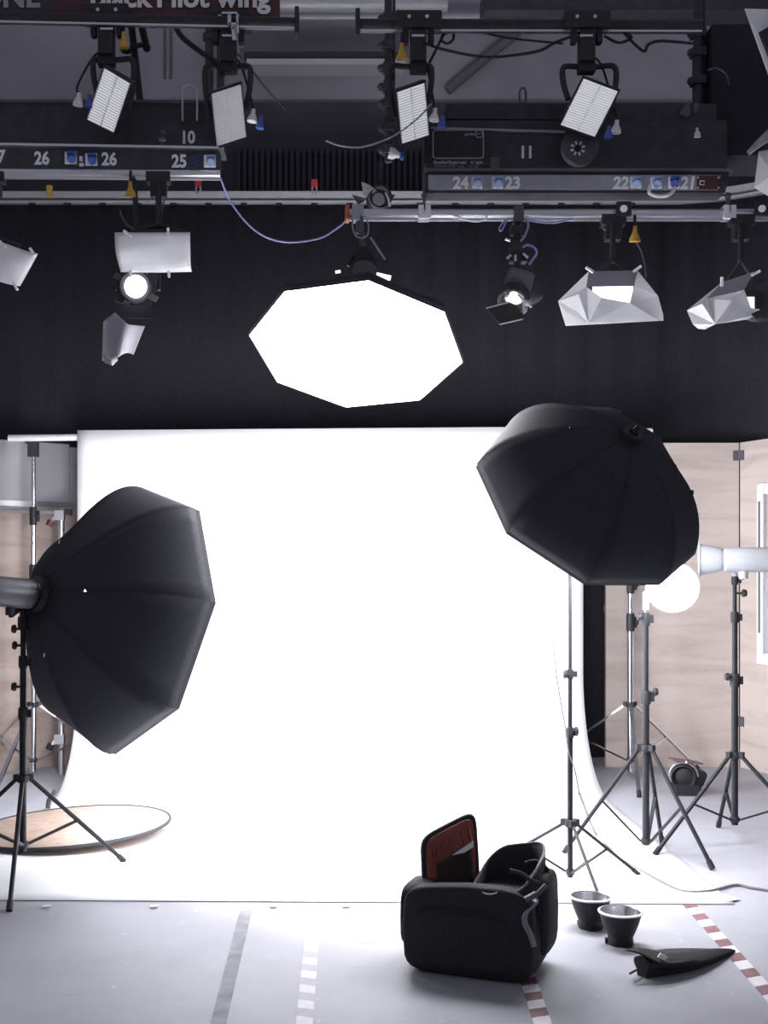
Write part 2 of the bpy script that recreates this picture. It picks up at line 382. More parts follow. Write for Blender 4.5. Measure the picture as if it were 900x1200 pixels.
for s0, s1, z0, z1 in ((0, w0, 0, TOPZ), (w1, 1.22, 0, TOPZ), (w0, w1, 0, wz0), (w0, w1, wz1, TOPZ)):
    b.plate([pb(s0, z0), pb(s1, z0), pb(s1, z1), pb(s0, z1)], -nB * 0.04)
obj('sheet', b, 'plywood', t2)
b = MB()
for s0, s1, z0, z1 in ((w0 - .07, w0, wz0 - .08, wz1 + .08), (w1, w1 + .07, wz0 - .08, wz1 + .08), (w0, w1, wz0 - .08, wz0), (w0, w1, wz1, wz1 + .08)):
    b.plate([pb(s0, z0, .02), pb(s1, z0, .02), pb(s1, z1, .02), pb(s0, z1, .02)], -nB * 0.065)
fr = obj('window_frame', b, 'white_plastic', t2, bevel=.006)
b = MB(); b.plate([pb(w0, wz0, -.012), pb(w1, wz0, -.012), pb(w1, wz1, -.012), pb(w0, wz1, -.012)], -nB * 0.01); obj('pane', b, 'pinboard', fr)
b = MB(); b.plate([pb(w0 - .045, wz0 + .15, .024), pb(w0 - .03, wz0 + .15, .024), pb(w0 - .03, wz1 - .05, .024), pb(w0 - .045, wz1 - .05, .024)], -nB * 0.006); obj('slot', b, 'dark_grey', fr)
for z in (2.36, 0.35):
    b = MB(); zc = z
    b.box((3.118, 9.042, zc), (0.045, 0.012, 0.075)); b.cyl((3.142, 9.036, zc - .04), (3.142, 9.036, zc + .04), 0.009, n=8); b.plate([pb(0.0, zc - .037, .008), pb(.045, zc - .037, .008), pb(.045, zc + .037, .008), pb(0, zc + .037, .008)], -nB * .012)
    obj('hinge', b, 'dark_grey', t2)
# left flat: plywood below, grey painted sheet above
L0, L1 = V((-2.75, 8.54, 0)), V((-1.72, 9.36, 0)); dl = (L1 - L0).normalized(); nl = V((-dl.y, dl.x, 0))
t = thing('plywood_flat', 'plywood flat with pale grey upper panel beside the left edge', 'partition', L0)
def pl(s, z, o=0): return L0 + (L1 - L0) * s + V((0, 0, z)) - nl * o
b = MB(); b.plate([pl(0, 0), pl(1, 0), pl(1, 1.99), pl(0, 1.99)], nl * .04); obj('lower_sheet', b, 'plywood_brown', t)
b = MB(); b.plate([pl(0, 1.995), pl(.77, 1.995), pl(.77, TOPZ), pl(0, TOPZ)], nl * .04); obj('upper_sheet', b, 'flat_grey', t)
b = MB(); b.plate([pl(.775, 1.995, -.01), pl(1, 1.995, -.01), pl(1, TOPZ - .02, -.01), pl(.775, TOPZ - .02, -.01)], nl * .04); obj('upper_sheet', b, 'flat_grey', t)
b = MB(); b.plate([pl(0, 1.97, .012), pl(1, 1.97, .012), pl(1, 2.01, .012), pl(0, 2.01, .012)], nl * .012); obj('seam_strip', b, 'aluminium', t)
b = MB(); b.plate([pl(.47, TOPZ, .002), pl(.76, TOPZ, .002), pl(.76, TOPZ + .012, .002), pl(.47, TOPZ + .012, .002)], nl * .044); obj('edge_tape', b, 'black_cloth', t)
# pipe frame in front of the left flat
Yp = 8.72
t = thing('pipe_frame', 'bare metal pipe frame with clamps leaning by the grey-topped flat', 'frame', fl(72, 907))
b = MB(); b.cyl(at(-30, 596, Yp), at(76, 601, Yp), 0.018, n=10); obj('cross_pipe', b, 'aluminium', t)
b = MB(); b.cyl((at(72, 600, Yp).x, Yp, 0.0), at(72, 598, Yp), 0.022, n=10); obj('upright_pipe', b, 'aluminium', t)
b = MB(); b.box(at(80, 600, Yp), (0.05, 0.05, 0.045)); obj('end_block', b, 'black_plastic', t)
for y in (604, 866):
    b = MB(); b.box(at(70, y, Yp - .03), (0.07, 0.06, 0.07)); b.cyl(at(64, y + 2, Yp - .04), at(60, y + 9, Yp - .05), 0.012, n=8); cl = obj('clamp', b, 'aluminium', t)
    b = MB(); b.cyl(at(60, y + 6, Yp - .05), at(57, y + 12, Yp - .05), 0.026, n=10); obj('knob', b, 'dark_red' if y < 700 else 'black_plastic', cl)

# ------------------------------------------------------------------ white paper backdrop
YB = 8.5
t = thing('paper_backdrop', 'white paper backdrop sweeping from a crossbar down onto the floor', 'backdrop', (0.05, YB, 0))
zl, zr = at(92, 505, YB).z, at(690, 500.5, YB).z
XL, XR = -1.749, 1.834
prof = [(YB - .03, 1.0), (YB - .035, 0.75)]
path = []
for k in range(13): path.append((YB - .035, 2.48 + (0.78 - 2.48) * k / 12))
for k in range(1, 25):
    a = math.pi / 2 * k / 24; path.append((YB - .035 - 0.78 * (1 - math.cos(a)), 0.78 + 0.004 - 0.78 * math.sin(a)))
for k in range(1, 21): path.append((YB - .815 + (5.372 - YB + .815) * k / 20, 0.004))
b = MB()
def paper(u, v):
    i = v * (len(path) - 1); k = min(int(i), len(path) - 2); f = i - k
    y = path[k][0] * (1 - f) + path[k + 1][0] * f; z = path[k][1] * (1 - f) + path[k + 1][1] * f
    if v < 0.25: z += (zl + (zr - zl) * u - 2.48) * (1 - v / 0.25) * 1.0
    x = XL + (XR - XL) * u
    y += (u - .5) * -0.07 * max(0, (v - .6) / .4) + 0.035 * (1 - u) * 0
    return V((x, y, z))
b.grid(40, len(path) - 1, paper)
obj('paper_sheet', b, 'paper', t, solid=0.002)
b = MB(); c0, c1 = V((XL, YB, zl)), V((XR, YB, zr)); b.cyl(c0 - V((0, 0, .03)), c1 - V((0, 0, .03)), 0.034, n=20); obj('paper_roll', b, 'paper', t)
b = MB(); b.cyl(at(10, 513.5, YB), at(764, 505.5, YB), 0.024, n=14); obj('crossbar', b, 'tube_white', t)
for k, (p, lab, w) in enumerate([(fl(851, 1054), 'white tape tab on the front right corner of the paper', (.07, .10)), (fl(55, 1064), 'tiny white tape tab at the front paper edge by the left stand', (.035, .03)),
                              (fl(181, 1064), 'tiny white tape tab at the front paper edge, second from the left', (.035, .03)), (fl(320, 1063.5), 'tiny white tape tab at the front paper edge by the grey floor stripe', (.035, .03)),
                              (fl(405, 1063.5), 'tiny white tape tab at the front paper edge, right of the pale hazard stripe', (.035, .03))]):
    b = MB(); b.box(p + V((0, 0, .009)), (w[0], w[1], .002), Matrix.Rotation(0.5 if k == 0 else 0.2, 3, 'Z')); o = own(obj('tape_tab', b, 'tape_white'), p); tag(o, lab, 'tape', 'tape tabs holding down the paper')

# ------------------------------------------------------------------ stands
def stand(name, label, base, feet, leg_z, low_z, sections, mt, collars=(), knobs=(), low_h=None, lr=0.011, group=None, brace_frac=0.5, collar_mat='black_plastic', leg_mat=None, flat_legs=False, top_spigot=None):
    base = V(base); t = thing(name, label, 'light stand', base, group); leg_mat = leg_mat or mt
    for z0, z1, r in sections:
        b = MB(); b.cyl(base + V((0, 0, z0)), base + V((0, 0, z1)), r, n=14); obj('pole', b, mt, t)
    rmax = max(s[2] for s in sections)
    for z, r, h in [(leg_z, rmax + .012, .035), (low_z, rmax + .008, .028)] + list(collars):
        b = MB(); b.lathe([(0, 0), (r * .9, 0), (r, h * .2), (r, h * .8), (r * .9, h), (0, h)], base + V((0, 0, z - h / 2)), (0, 0, 1), 14)
        if (z, r, h) in collars: b.box(base + V((r + .006, 0, z)), (0.02, 0.02, h * .6))
        c = obj('collar', b, collar_mat, t)
    for z, dx, l in knobs:
        b = MB(); p = base + V((0, -rmax * .3, z)); q = p + V((dx, -.01, 0.0)); b.cyl(p, q, .006, n=8)
        s = 1 if dx > 0 else -1
        b.lathe([(0, 0), (.018, 0), (.022, .006), (.018, l), (0, l)], q, (s, 0, 0.05), 10); obj('knob', b, collar_mat, t)
    for f in feet:
        f = V(f); dirv = V((f.x - base.x, f.y - base.y, 0)).normalized()
        top = base + V((0, 0, leg_z)) + dirv * (rmax + .016); ft = V((f.x, f.y, lr))
        b = MB()
        if flat_legs: b.bar(top, ft, lr * 2.2, lr * 1.2)
        else: b.cyl(top, ft, lr, n=10)
        lg = obj('leg', b, leg_mat, t)
        b = MB(); ax = (ft - top).normalized(); b.cyl(ft - ax * .04, ft + ax * .005, lr * 1.35, n=10); obj('rubber_foot', b, 'black_plastic', lg)
        b = MB(); b.box(top + V((0, 0, .004)), (.03, .03, .03), Matrix.Rotation(math.atan2(dirv.y, dirv.x), 3, 'Z')); obj('hinge', b, collar_mat, lg)
        b = MB(); p = base + V((0, 0, low_z)) + dirv * (rmax + .01); q = top.lerp(ft, brace_frac); b.bar(p, q, lr * 1.7, lr * .9); obj('brace', b, leg_mat, t)
    if top_spigot:
        b = MB(); z = sections[-1][1]; b.cyl(base + V((0, 0, z)), base + V((0, 0, z + top_spigot)), .008, n=10); obj('spigot', b, 'chrome', t)
    return t
GS = 'stands carrying the studio strobes'
# left black stand
LB = fl(27, 1029); LB.z = 0
def feet_abs(*pts): return [V((p[0], p[1], 0)) for p in pts]
LBx, LBy = LB.x, LB.y
stand('light_stand', 'black light stand under the left softbox, feet by the reflector disc', LB, [fl(11, 1069), fl(145, 1011), V((LBx - .55, LBy + .24, 0))], 0.483, 0.165,
      [(0.13, 0.80, .017), (0.80, 1.05, .015), (1.05, 1.27, .0125)], 'stand_black', collars=[(0.80, .024, .06), (1.05, .022, .06), (1.24, .026, .06)],
      knobs=[(0.93, -.03, .02), (1.21, -.03, .02), (1.13, -.028, .018)], group=GS)
# tall stand behind the bag
MBs = V((1.173, 5.7, 0))
stand('light_stand', 'tall thin black stand rising behind the bag to the umbrella softbox', MBs, [V((1.243, 5.37, 0)), fl(748, 1026), V((.81, 5.98, 0))], 0.287, 0.055,
      [(0.03, 0.72, .013), (0.72, 1.0, .0105), (1.0, 1.56, .0085)], 'stand_black', collars=[(0.72, .019, .05), (1.0, .016, .045)], knobs=[(0.73, .02, .014), (1.0, -.02, .014)], group=GS, lr=.008)
RD = V((1.68, 6.24, 0))
stand('light_stand', 'black tripod stand below the glowing dish, one foot on the paper', RD, [fl(661, 1001), fl(835, 1020), fl(776, 990)], 0.565, 0.08,
      [(0.06, 0.83, .0175), (0.83, 1.26, .0135)], 'stand_black', collars=[(0.83, .026, .07), (1.24, .022, .07)], knobs=[(0.86, .035, .022), (1.25, -.03, .018)], group=GS, top_spigot=.05)
RE = V((2.216, 6.45, 0))
stand('light_stand', 'black tripod stand at the right holding the pale strobe', RE, [fl(768, 1003), fl(842, 970), V((2.62, 6.14, 0))], 0.496, 0.15,
      [(0.12, 0.90, .018), (0.90, 1.24, .0145), (1.24, 1.47, .011)], 'stand_black', collars=[(0.90, .027, .07), (1.24, .022, .06), (1.44, .018, .05)], knobs=[(0.92, -.035, .022), (1.37, .035, .022)], group=GS, top_spigot=.03)
GC = 'chrome stands holding the backdrop crossbar'
def backdrop_stand(label, px, angs, cz, ex):
    X = (px - CX) / F * YB; base = V((X, YB + .05, 0))
    feet = [base + V((math.cos(a) * .72, math.sin(a) * .72, 0)) for a in angs]
    zt = 2.41 if px < 400 else 2.44
    t = stand('backdrop_stand', label, base, feet, 0.53, 0.135, [(0.05, ex[0], .021), (ex[0], ex[1], .0185), (ex[1], zt, .016)], 'chrome',
          collars=[(ex[0], .030, .13), (ex[1], .028, .13)], knobs=[(ex[0], .03, .02), (ex[1], .03, .02)], group=GC, lr=.012, flat_legs=True)
    b = MB(); b.box(base + V((0, 0, zt - .04)), (.07, .06, .13)); b.box(base + V((0, -.02, zt + .045)), (.12, .03, .02)); b.cyl(base + V((-.03, -.05, zt)), base + V((-.03, .0, zt)), .02, n=8); obj('top_bracket', b, 'black_metal', t)
    return t
backdrop_stand('chrome backdrop stand in front of the grey-topped plywood flat', 37, [math.radians(-97), math.radians(25), math.radians(143)], .53, (1.47, 1.88))
backdrop_stand('chrome backdrop stand beside the black curtain strip and plywood flat', 741, [math.radians(-100), math.radians(33), math.radians(150)], .53, (1.12, 1.39))

# ------------------------------------------------------------------ softboxes
def softbox(name, label, c, n, R, depth, up_vec, glow, ring=.075, pw=0.62, diff=True, group='black octagonal softboxes', shift=(0, 0, 0), puff=0.02, lip=.03, tweak=None, tips='chrome', back=None):
    c, n = V(c), V(n).normalized()
    u = V(up_vec); u = (u - n * u.dot(n)).normalized(); v = n.cross(u).normalized()
    apex = c - n * depth + V(shift)
    t = thing(name, label, 'softbox', apex, group)
    ang = [math.radians(45 * k) for k in range(8)]
    tweak = {k: V(d) for k, d in (tweak or {}).items()}
    rim = [tweak.get(k, V((0, 0, 0))) + c + (u * math.cos(a) + v * math.sin(a)) * R for k, a in enumerate(ang)]
    start = [apex + (u * math.cos(a) + v * math.sin(a)) * ring for a in ang]
    back = back or ring
    def rib(k, s):      # bowed rod from the speed ring to a rim corner
        k %= 8; a = apex.lerp(c, s); r = back + (R - back) * (1 - (1 - s) ** 1.9) ** pw if s > 0 else ring
        return a + (u * math.cos(ang[k]) + v * math.sin(ang[k])) * r + tweak.get(k, V((0, 0, 0))) * s * s
    for k in range(8):
        b = MB()
        def gore(i, j, k=k):
            p = rib(k, j).lerp(rib(k + 1, j), i); m = 4 * i * (1 - i)
            return p - (p - apex.lerp(c, j)) * (puff * m * j * (1 - j) * 4)
        b.grid(6, 12, gore); obj('gore_panel', b, 'black_nylon', t, solid=0.004)
    b = MB()
    for k in range(8):
        p, q = rim[k], rim[(k + 1) % 8]
        b.plate([p, q, q + n * lip, p + n * lip], ((c - p) + (c - q)).normalized() * .006)
    obj('front_lip', b, 'black_nylon', t)
    b = MB()
    for k in range(8): b.tube([rib(k, j / 10) * 1.0 + (rib(k, j / 10) - apex.lerp(c, j / 10)).normalized() * .001 for j in range(11)], .004, 6)
    obj('seam', b, 'black_nylon', t)
    b = MB(); b.lathe([(ring * .7, -.03), (ring + .012, -.03), (ring + .015, .03), (ring * .7, .03), (ring * .7, -.03)], apex, n, 24); obj('speed_ring', b, 'black_metal', t)
    for k in range(8):
        b = MB(); p = rib(k, .14); b.cyl(p, p + (p - apex.lerp(c, .1)).normalized() * .02, .006, n=6); 
        if k % 2 == 0: obj('rod_tip', b, tips, t)
    if diff:
        inner = [p + (c - p).normalized() * .008 + n * (lip * .6) for p in rim]
        b = MB(); b.add(inner + [c + n * (0.03 + lip * .6)], [(k, (k + 1) % 8, 8) for k in range(8)], 0, False); obj('diffuser', b, glow, t, solid=.003)
    return t, apex, n, u, v
def strobe(label, o, ax, length, r, col='strobe_grey', group='studio strobe heads', grip=True, stem=None, up=(0, 0, 1)):
    """flash head whose front is at o, body running back along -ax"""
    o, ax = V(o), V(ax).normalized(); back = -ax
    t = thing('studio_strobe', label, 'studio strobe', o, group)
    b = MB(); b.lathe([(0, 0), (r * .82, 0), (r * .86, .012), (r * .98, .02), (r, .04), (r, length * .96), (r * .97, length), (0, length)], o, back, 28); obj('body', b, col, t)
    b = MB(); p = o + back * length; b.lathe([(0, .0), (r * .93, 0), (r * .99, .01), (r * .98, .05), (r * .7, .065), (0, .065)], p, back, 24)
    u, v, a = basis(back)
    b.tube([p + back * .03 + u * r * .9, p + back * .09 + u * r * .75, p + back * .1, p + back * .09 - u * r * .75, p + back * .03 - u * r * .9], .010, 8); obj('end_cap', b, 'black_plastic', t)
    b = MB()
    for k in range(3): b.lathe([(r * 1.003, 0), (r * 1.012, .003), (r * 1.003, .006)], o + back * (length * .12 + k * .014), back, 28)
    obj('cooling_ring', b, col, t)
    if stem:
        s = V(stem); m = o + back * length * .42 - u * r * (1 if u.z > 0 else -1)
        b = MB(); b.cyl(m + V((0, 0, .01)), m + V((0, 0, -.035)), .024, n=12); b.bar(m + V((0, 0, -.03)), s + V((0, 0, .05)), .02, .035); b.cyl(s + V((0, 0, -.03)), s + V((0, 0, .06)), .017, n=12)
        b.tube([s + V((.0, -.01, .05)), s + V((.05, -.02, .07)), s + V((.09, -.03, .06))], .007, 8); obj('tilt_bracket', b, 'strobe_grey' if col == 'strobe_grey' else 'black_metal', t)
    return t
# left softbox, its back to the camera
nL = V((0.720, 0.657, -0.223))
apL = at(46, 697, 5.74); cL = apL + nL.normalized() * 0.56
cL = V((-1.004, 6.06, 1.257)); depL = 0.54
shL = apL - (cL - nL.normalized() * depL)
softbox('octagonal_softbox', 'black octagonal softbox with its back to the camera above the reflector disc', cL, nL, 0.690, depL, (0.049, 0.172, 0.667), 'box_glow', pw=1.15, shift=shL, back=.165)
axL = (at(46, 697, 5.74) - at(-60, 688, 5.42)).normalized()
strobe('dark grey strobe head plugged into the left softbox', apL - axL * .03, axL, .28, .072, col='strobe_dark', stem=LB + V((0, 0, 1.28)))
# umbrella softbox on the tall stand
nR = V((-0.324, 0.700, -0.636)); cR = V((1.172, 5.42, 1.812))
tR, apR, nRn, uR, vR = softbox('umbrella_softbox', 'black umbrella softbox tilted over the tall thin stand right of the backdrop', cR, nR, 0.518, 0.40, (-0.469, -0.079, 0.152), 'box_glow', ring=.03, pw=0.62, shift=(0.015, 0, .0), lip=.02, tweak={4: (.045, 0, -.085), 3: (-.03, 0, .02)}, tips='black_plastic')
b = MB(); b.cyl(apR - nRn * .06, cR + nRn * 0.22, .006, n=8); obj('shaft', b, 'chrome', tR)
b = MB(); b.lathe([(0, -.075), (.010, -.07), (.014, -.02), (.028, 0), (0, .01)], apR, nRn, 12); obj('tip_cap', b, 'black_plastic', tR)
b = MB(); tp = cR + (uR * math.cos(math.radians(200)) + vR * math.sin(math.radians(200))) * .54; b.box(at(809, 577, 5.3), (.025, .02, .02)); obj('pull_tab', b, 'black_plastic', tR)
# overhead softbox facing down and toward the camera
nT = V((-0.095, -0.426, -0.900)); cT = V((0.179, 6.66, 2.735))
tT, apT, nTn, uT, vT = softbox('overhead_softbox', 'big lit octagonal softbox hanging face down from the lower lighting bar', cT, nT, 0.604, 0.28, (-0.600, -0.019, 0.073), 'top_glow', pw=1.0, lip=.010)
strobe('dim strobe head hanging above the big lit softbox', apT - nTn * .02, nTn, .26, .07, col='strobe_dark')

# glowing dish on its stand, and the pale strobe on the right
gl = at(788, 688, 6.2); axg = V((-0.30, -0.92, -0.22)).normalized()
t = thing('beauty_dish', 'glowing white reflector dish facing the camera under the umbrella softbox', 'reflector', gl - axg * .1)
u, v, a = basis(axg)
def dish_prof(R): return [(.05, -.16), (.06, -.15), (.10, -.10), (R * .86, -.04), (R, 0), (R + .004, .004), (R, .006), (R * .84, -.03), (.09, -.09), (.045, -.15), (.05, -.16)]
b = MB(); b.lathe(dish_prof(.132), gl, axg, 32); obj('bowl', b, 'white_plastic', t)
b = MB(); b.lathe([(0, .03), (.06, .027), (.11, .012), (.128, -.002), (0, -.012)], gl, axg, 32); obj('diffuser', b, 'bowl_glow', t)
strobe('pale strobe head behind the glowing dish', gl - axg * .16, axg, .22, .06, stem=RD + V((0, 0, 1.32)))
axE = V((-.955, .28, 0.0)).normalized(); oE = at(846, 656, 6.40)
tE = strobe('pale grey strobe head at the right with a metal reflector facing left', oE, axE, .26, .066, stem=RE + V((0, 0, 1.49)))
b = MB(); b.lathe([(.05, -.01), (.062, 0), (.066, .02), (.076, .06), (.083, .10), (.086, .112), (.095, .114), (.095, .12), (.082, .122), (.07, .06), (.05, .0), (.05, -.01)], oE, axE, 32); obj('reflector', b, 'strobe_grey', tE)

# ------------------------------------------------------------------ reflector disc, floor items
dc = V((-1.43, 6.77, 0.045)); Rd = Matrix.Rotation(math.radians(-3.2), 3, 'Y'); nd = Rd @ V((0, 0, 1))
t = thing('reflector_disc', 'round folding reflector with gold face lying under the left stand', 'reflector', (dc.x, dc.y, 0.0))
b = MB(); b.lathe([(0, .004), (.55, .004), (.55, -.004), (0, -.004)], dc, nd, 64); obj('gold_face', b, 'gold_fabric', t)
b = MB(); u, v, a = basis(nd); b.tube([dc + (u * math.cos(k * math.pi / 32) + v * math.sin(k * math.pi / 32)) * .553 for k in range(65)], .010, 8); obj('edge_band', b, 'black_nylon', t)
hp = at(48, 956, 7.05)
b = MB(); b.tube(smooth_pts([dc + V((-.25, .49, .0)), dc + V((-.245, .50, .05)), dc + V((-.22, .51, .09)), dc + V((-.215, .52, .10))], 4), .014, 8); obj('handle', b, 'black_nylon', t)

def tape_strip(name, label, p, q, w, mats, stripe=None, slant=0.5, z=0.0025):
    p, q = V(p), V(q); d = (q - p); L = d.length; d.normalize(); s = V((-d.y, d.x, 0))
    b = MB()
    n = 1 if stripe is None else max(1, int(L / stripe)); step = L / n; zz = V((0, 0, z))
    for k in range(n):
        a0, a1 = k * step, (k + 1) * step; sl = 0 if stripe is None else slant * w
        P = [p + d * (a0 - sl / 2) - s * w / 2, p + d * (a1 - sl / 2) - s * w / 2, p + d * (a1 + sl / 2) + s * w / 2, p + d * (a0 + sl / 2) + s * w / 2]
        b.plate([x + zz for x in P], V((0, 0, -z + .0003)), k % len(mats))
    o = own(obj(name, b, mats), p); return tag(o, label, 'floor tape')
tape_strip('floor_tape', 'plain grey tape stripe on the floor left of the pale hazard stripe', fl(288, 1068), fl(241, 1260), .052, ['tape_grey'])
tape_strip('hazard_tape', 'faded pale hazard stripe on the floor beside the grey stripe', fl(369, 1064), fl(351, 1260), .056, ['tape_pale', 'tape_white'], .075, .35)
tape_strip('hazard_tape', 'red and white hazard tape running out from under the bag', fl(608, 1115), fl(656, 1260), .060, ['tape_red', 'tape_white'], .075, -.45)
tape_strip('hazard_tape', 'red and white hazard tape from the paper corner past the folded softbox', fl(806, 1058), fl(955, 1225), .060, ['tape_red', 'tape_white'], .085, -.5)

# two reflector dishes standing rim up
def dish(label, p, rot):
    p = V(p); t = thing('reflector_dish', label, 'reflector', p, 'metal reflector dishes on the floor')
    R = .086; H = .130
    b = MB(); b.lathe([(0, 0), (.050, 0), (.052, .006), (.050, .024), (.049, .03), (.058, .05), (.072, .085), (.081, .115), (R - .002, H)], p, (0, 0, 1), 36); obj('shell', b, 'black_plastic', t)
    b = MB(); b.lathe([(R - .005, H - .004), (R + .002, H - .004), (R + .003, H + .002), (R - .005, H + .004), (R - .007, H), (R - .005, H - .004)], p, (0, 0, 1), 36); obj('rim', b, 'aluminium', t)
    b = MB(); b.lathe([(R - .006, H), (.077, .113), (.066, .083), (.052, .05), (.044, .03), (0, .028)], p, (0, 0, 1), 36); obj('lining', b, 'silver', t)
    for k in range(3):
        a = rot + k * 2.094; b = MB(); b.box(p + V((math.cos(a) * .053, math.sin(a) * .053, .012)), (.014, .022, .018), Matrix.Rotation(a, 3, 'Z')); obj('bayonet_lug', b, 'black_plastic', t)
dish('black metal reflector dish with silver inside, nearer the bag', fl(692, 1087), .2)
dish('black metal reflector dish with silver inside, nearer the folded softbox', fl(727, 1106), .9)

# folded softbox lying on the floor
P0, P1 = fl(752, 1145), fl(861, 1116)
ax = (P1 - P0).normalized(); sd = V((-ax.y, ax.x, 0)); L = (P1 - P0).length
t = thing('folded_softbox', 'folded black softbox lying on the floor across the hazard tape', 'softbox', (P0 + P1) / 2)
def fold(u, v, hs=1.0, off=0.0, seed=0):
    w = .078 * (math.sin(min(1, u * 1.6 + .25) * math.pi / 2)) * (1 - max(0, (u - .35) / .65) ** 1.6) + .004
    h = (.066 * (1 - u) ** .7 + .008) * hs
    a = 2 * math.pi * v; f = 1 + .16 * math.sin(3 * a + seed + u * 2) + .1 * math.sin(5 * a + seed * 2)
    return P0 + ax * (u * L) + sd * (math.cos(a) * w * f + off) + V((0, 0, max(.002, h * (.62 + .75 * math.sin(a) * f) * .8)))
b = MB(); b.grid(22, 28, lambda u, v: fold(u, v)); b.add([fold(0, k / 14) for k in range(14)], [tuple(range(14))], 0); obj('fabric', b, 'bag_nylon', t)
def flap(u, v):
    x = u * L * .80; w = (.018 + .055 * math.sin(math.pi * min(1, u * .9 + .18))) 
    return P0 + ax * (x - .055 + .07 * v) + sd * (.03 - .115 * v * math.sin(math.pi * (u * .72 + .28)) ** .7) + V((0, 0, .082 * (1 - u) ** .8 + .016 - .03 * v + .006 * math.sin(u * 9 + v * 4)))
b = MB(); b.grid(18, 8, flap); obj('fold_flap', b, 'bag_nylon', t, solid=.004)
for k in (1, 3):
    b = MB(); s = P0 - ax * (.0 + .012 * k) + sd * (.035 - .026 * k) + V((0, 0, .034 - .006 * k)); b.cyl(s, s - ax * (.035 + .006 * k) + V((0, 0, -.008)), .0042, n=8); obj('rod_end', b, 'black_metal' if k < 3 else 'chrome', t)
b = MB(); c = P0 + ax * .055 + sd * -.050 + V((0, 0, .078)); b.box(c, (.030, .006, .018), Matrix.Rotation(.5, 3, 'Y')); obj('tag', b, 'white_plastic', t)

# black spotlight on the floor by the plywood
c = fl(803, 931); sY = c.y
t = thing('floor_spotlight', 'small black spotlight with brown flap standing on the floor before the plywood flat', 'spotlight', c)
h = at(801, 909, sY)
axs = V((-.28, -.95, -.08)).normalized(); u, v, a = basis(axs)
b = MB(); b.lathe([(0, -.16), (.055, -.16), (.075, -.12), (.078, .03), (.082, .05), (.076, .055), (.066, .045), (.06, .02), (0, .02)], h, axs, 24); obj('housing', b, 'black_plastic', t)
b = MB(); b.lathe([(0, .035), (.03, .034), (.058, .024), (.06, .02), (0, .018)], h, axs, 24); obj('lens', b, 'black_plastic', t)
b = MB(); b.tube([h + u * math.sin(k * math.pi / 12) * .092 + v * math.cos(k * math.pi / 12) * .092 + axs * .01 for k in range(13)], .007, 8); obj('yoke', b, 'aluminium', t)
b = MB(); b.bar(h + V((-.09, -.02, .115)), h + V((.11, -.0, .085)), .10, .012, ref=(0, 0, 1)); obj('flap', b, 'rust_brown', t)
b = MB(); b.rbox(h + V((.085, .03, -.01)), (.13, .14, .12), Matrix.Rotation(.4, 3, 'Y'), e=.5); obj('rear_box', b, 'black_plastic', t)
b = MB(); z0 = 0; hb = h.z - .05; b.box((h.x + .01, h.y, hb / 2 - 0), (.15, .12, hb)); b.box((h.x + .075, h.y - .03, .03), (.05, .08, .05)); obj('foot_block', b, 'black_plastic', t)
b = MB(); b.ball(h + V((0, -.06, .1)), .009); obj('knob', b, 'white_plastic', t)

# cable hanging from the umbrella softbox and snaking over the floor
pts = [at(638, 645, 5.5), at(645, 715, 5.55), at(652, 790, 5.6), at(662, 850, 5.66), at(666, 880, 5.67), V((1.19, 5.68, .55)), at(679, 930, 5.7), fl(697, 975, .03) * 1.0, fl(712, 992, .012), fl(726, 1006, .012), fl(750, 1019, .012), fl(775, 1033, .011), fl(800, 1044, .008), fl(832, 1044, .008), fl(862, 1037, .008), fl(885, 1041, .008), fl(935, 1047, .008), fl(1010, 1043, .008), fl(1090, 1052, .008)]
b = MB(); b.tube(smooth_pts(pts[:7], 6), .0032, 6); b.tube(smooth_pts(pts[6:], 8), .0065, 8); tag(own(obj('sync_cable', b, 'cable_grey'), pts[8]), 'thin dark cable hanging from the umbrella softbox and snaking over the floor', 'cable')

# ------------------------------------------------------------------ camera bag
BC = V((0.583, 4.53, 0)); BR = Matrix.Rotation(math.radians(-22), 3, 'Z')
def bl(x, y, z): return BC + BR @ V((x, y, z))
t = thing('camera_bag', 'black camera backpack standing open with its brown-lined lid raised', 'bag', BC)
BW, BD, BH = .48, .33, .318
def bw(p): return V((p.x * (1 + .05 * math.cos(p.z * 9)), p.y * (1 + .06 * math.cos(p.z * 8)), p.z))
b = MB()
b.rbox(bl(0, 0, .125 + .002), (BW, BD, .25), BR, e=.32, n=32, m=14, warp=bw)
b.rbox(bl(0, -BD / 2 + .04, .165), (BW, .085, .325), BR, e=.30, n=28, m=12, warp=lambda p: V((p.x * (1 + .04 * math.cos(p.z * 9)), p.y - .012 * math.cos(p.z * 8), p.z + (.012 * math.sin(p.x * 9 + 1) if p.z > .1 else 0))))
b.rbox(bl(-BW / 2 + .045, .0, .160), (.085, BD * .95, .315), BR, e=.32, n=24, m=12); b.rbox(bl(0, BD / 2 - .03, .150), (BW * .96, .07, .295), BR, e=.32, n=24, m=12); obj('body', b, 'bag_nylon', t)
b = MB(); b.rbox(bl(-.01, -BD / 2 + .004, .140), (.37, .05, .23), BR, e=.4, n=28, m=10); fp = obj('front_pocket', b, 'bag_nylon', t)
b = MB(); b.tube([bl(-.02 + .165 * math.sin(k / 12 * math.pi - math.pi / 2), -BD / 2 - .026 + .012 * abs(k / 6 - 1) ** 2, .22 + .03 * math.cos(k / 12 * math.pi - math.pi / 2)) for k in range(13)], .004, 6); obj('zip', b, 'black_plastic', fp)
b = MB(); b.rbox(bl(-BW / 2 - .005, .0, .185), (.07, .25, .23), BR, e=.45); obj('side_pocket', b, 'bag_nylon', t)
b = MB(); b.rbox(bl(BW / 2 - .01, .055, .215), (.10, .24, .30), BR, e=.45); obj('side_pocket', b, 'bag_nylon', t)
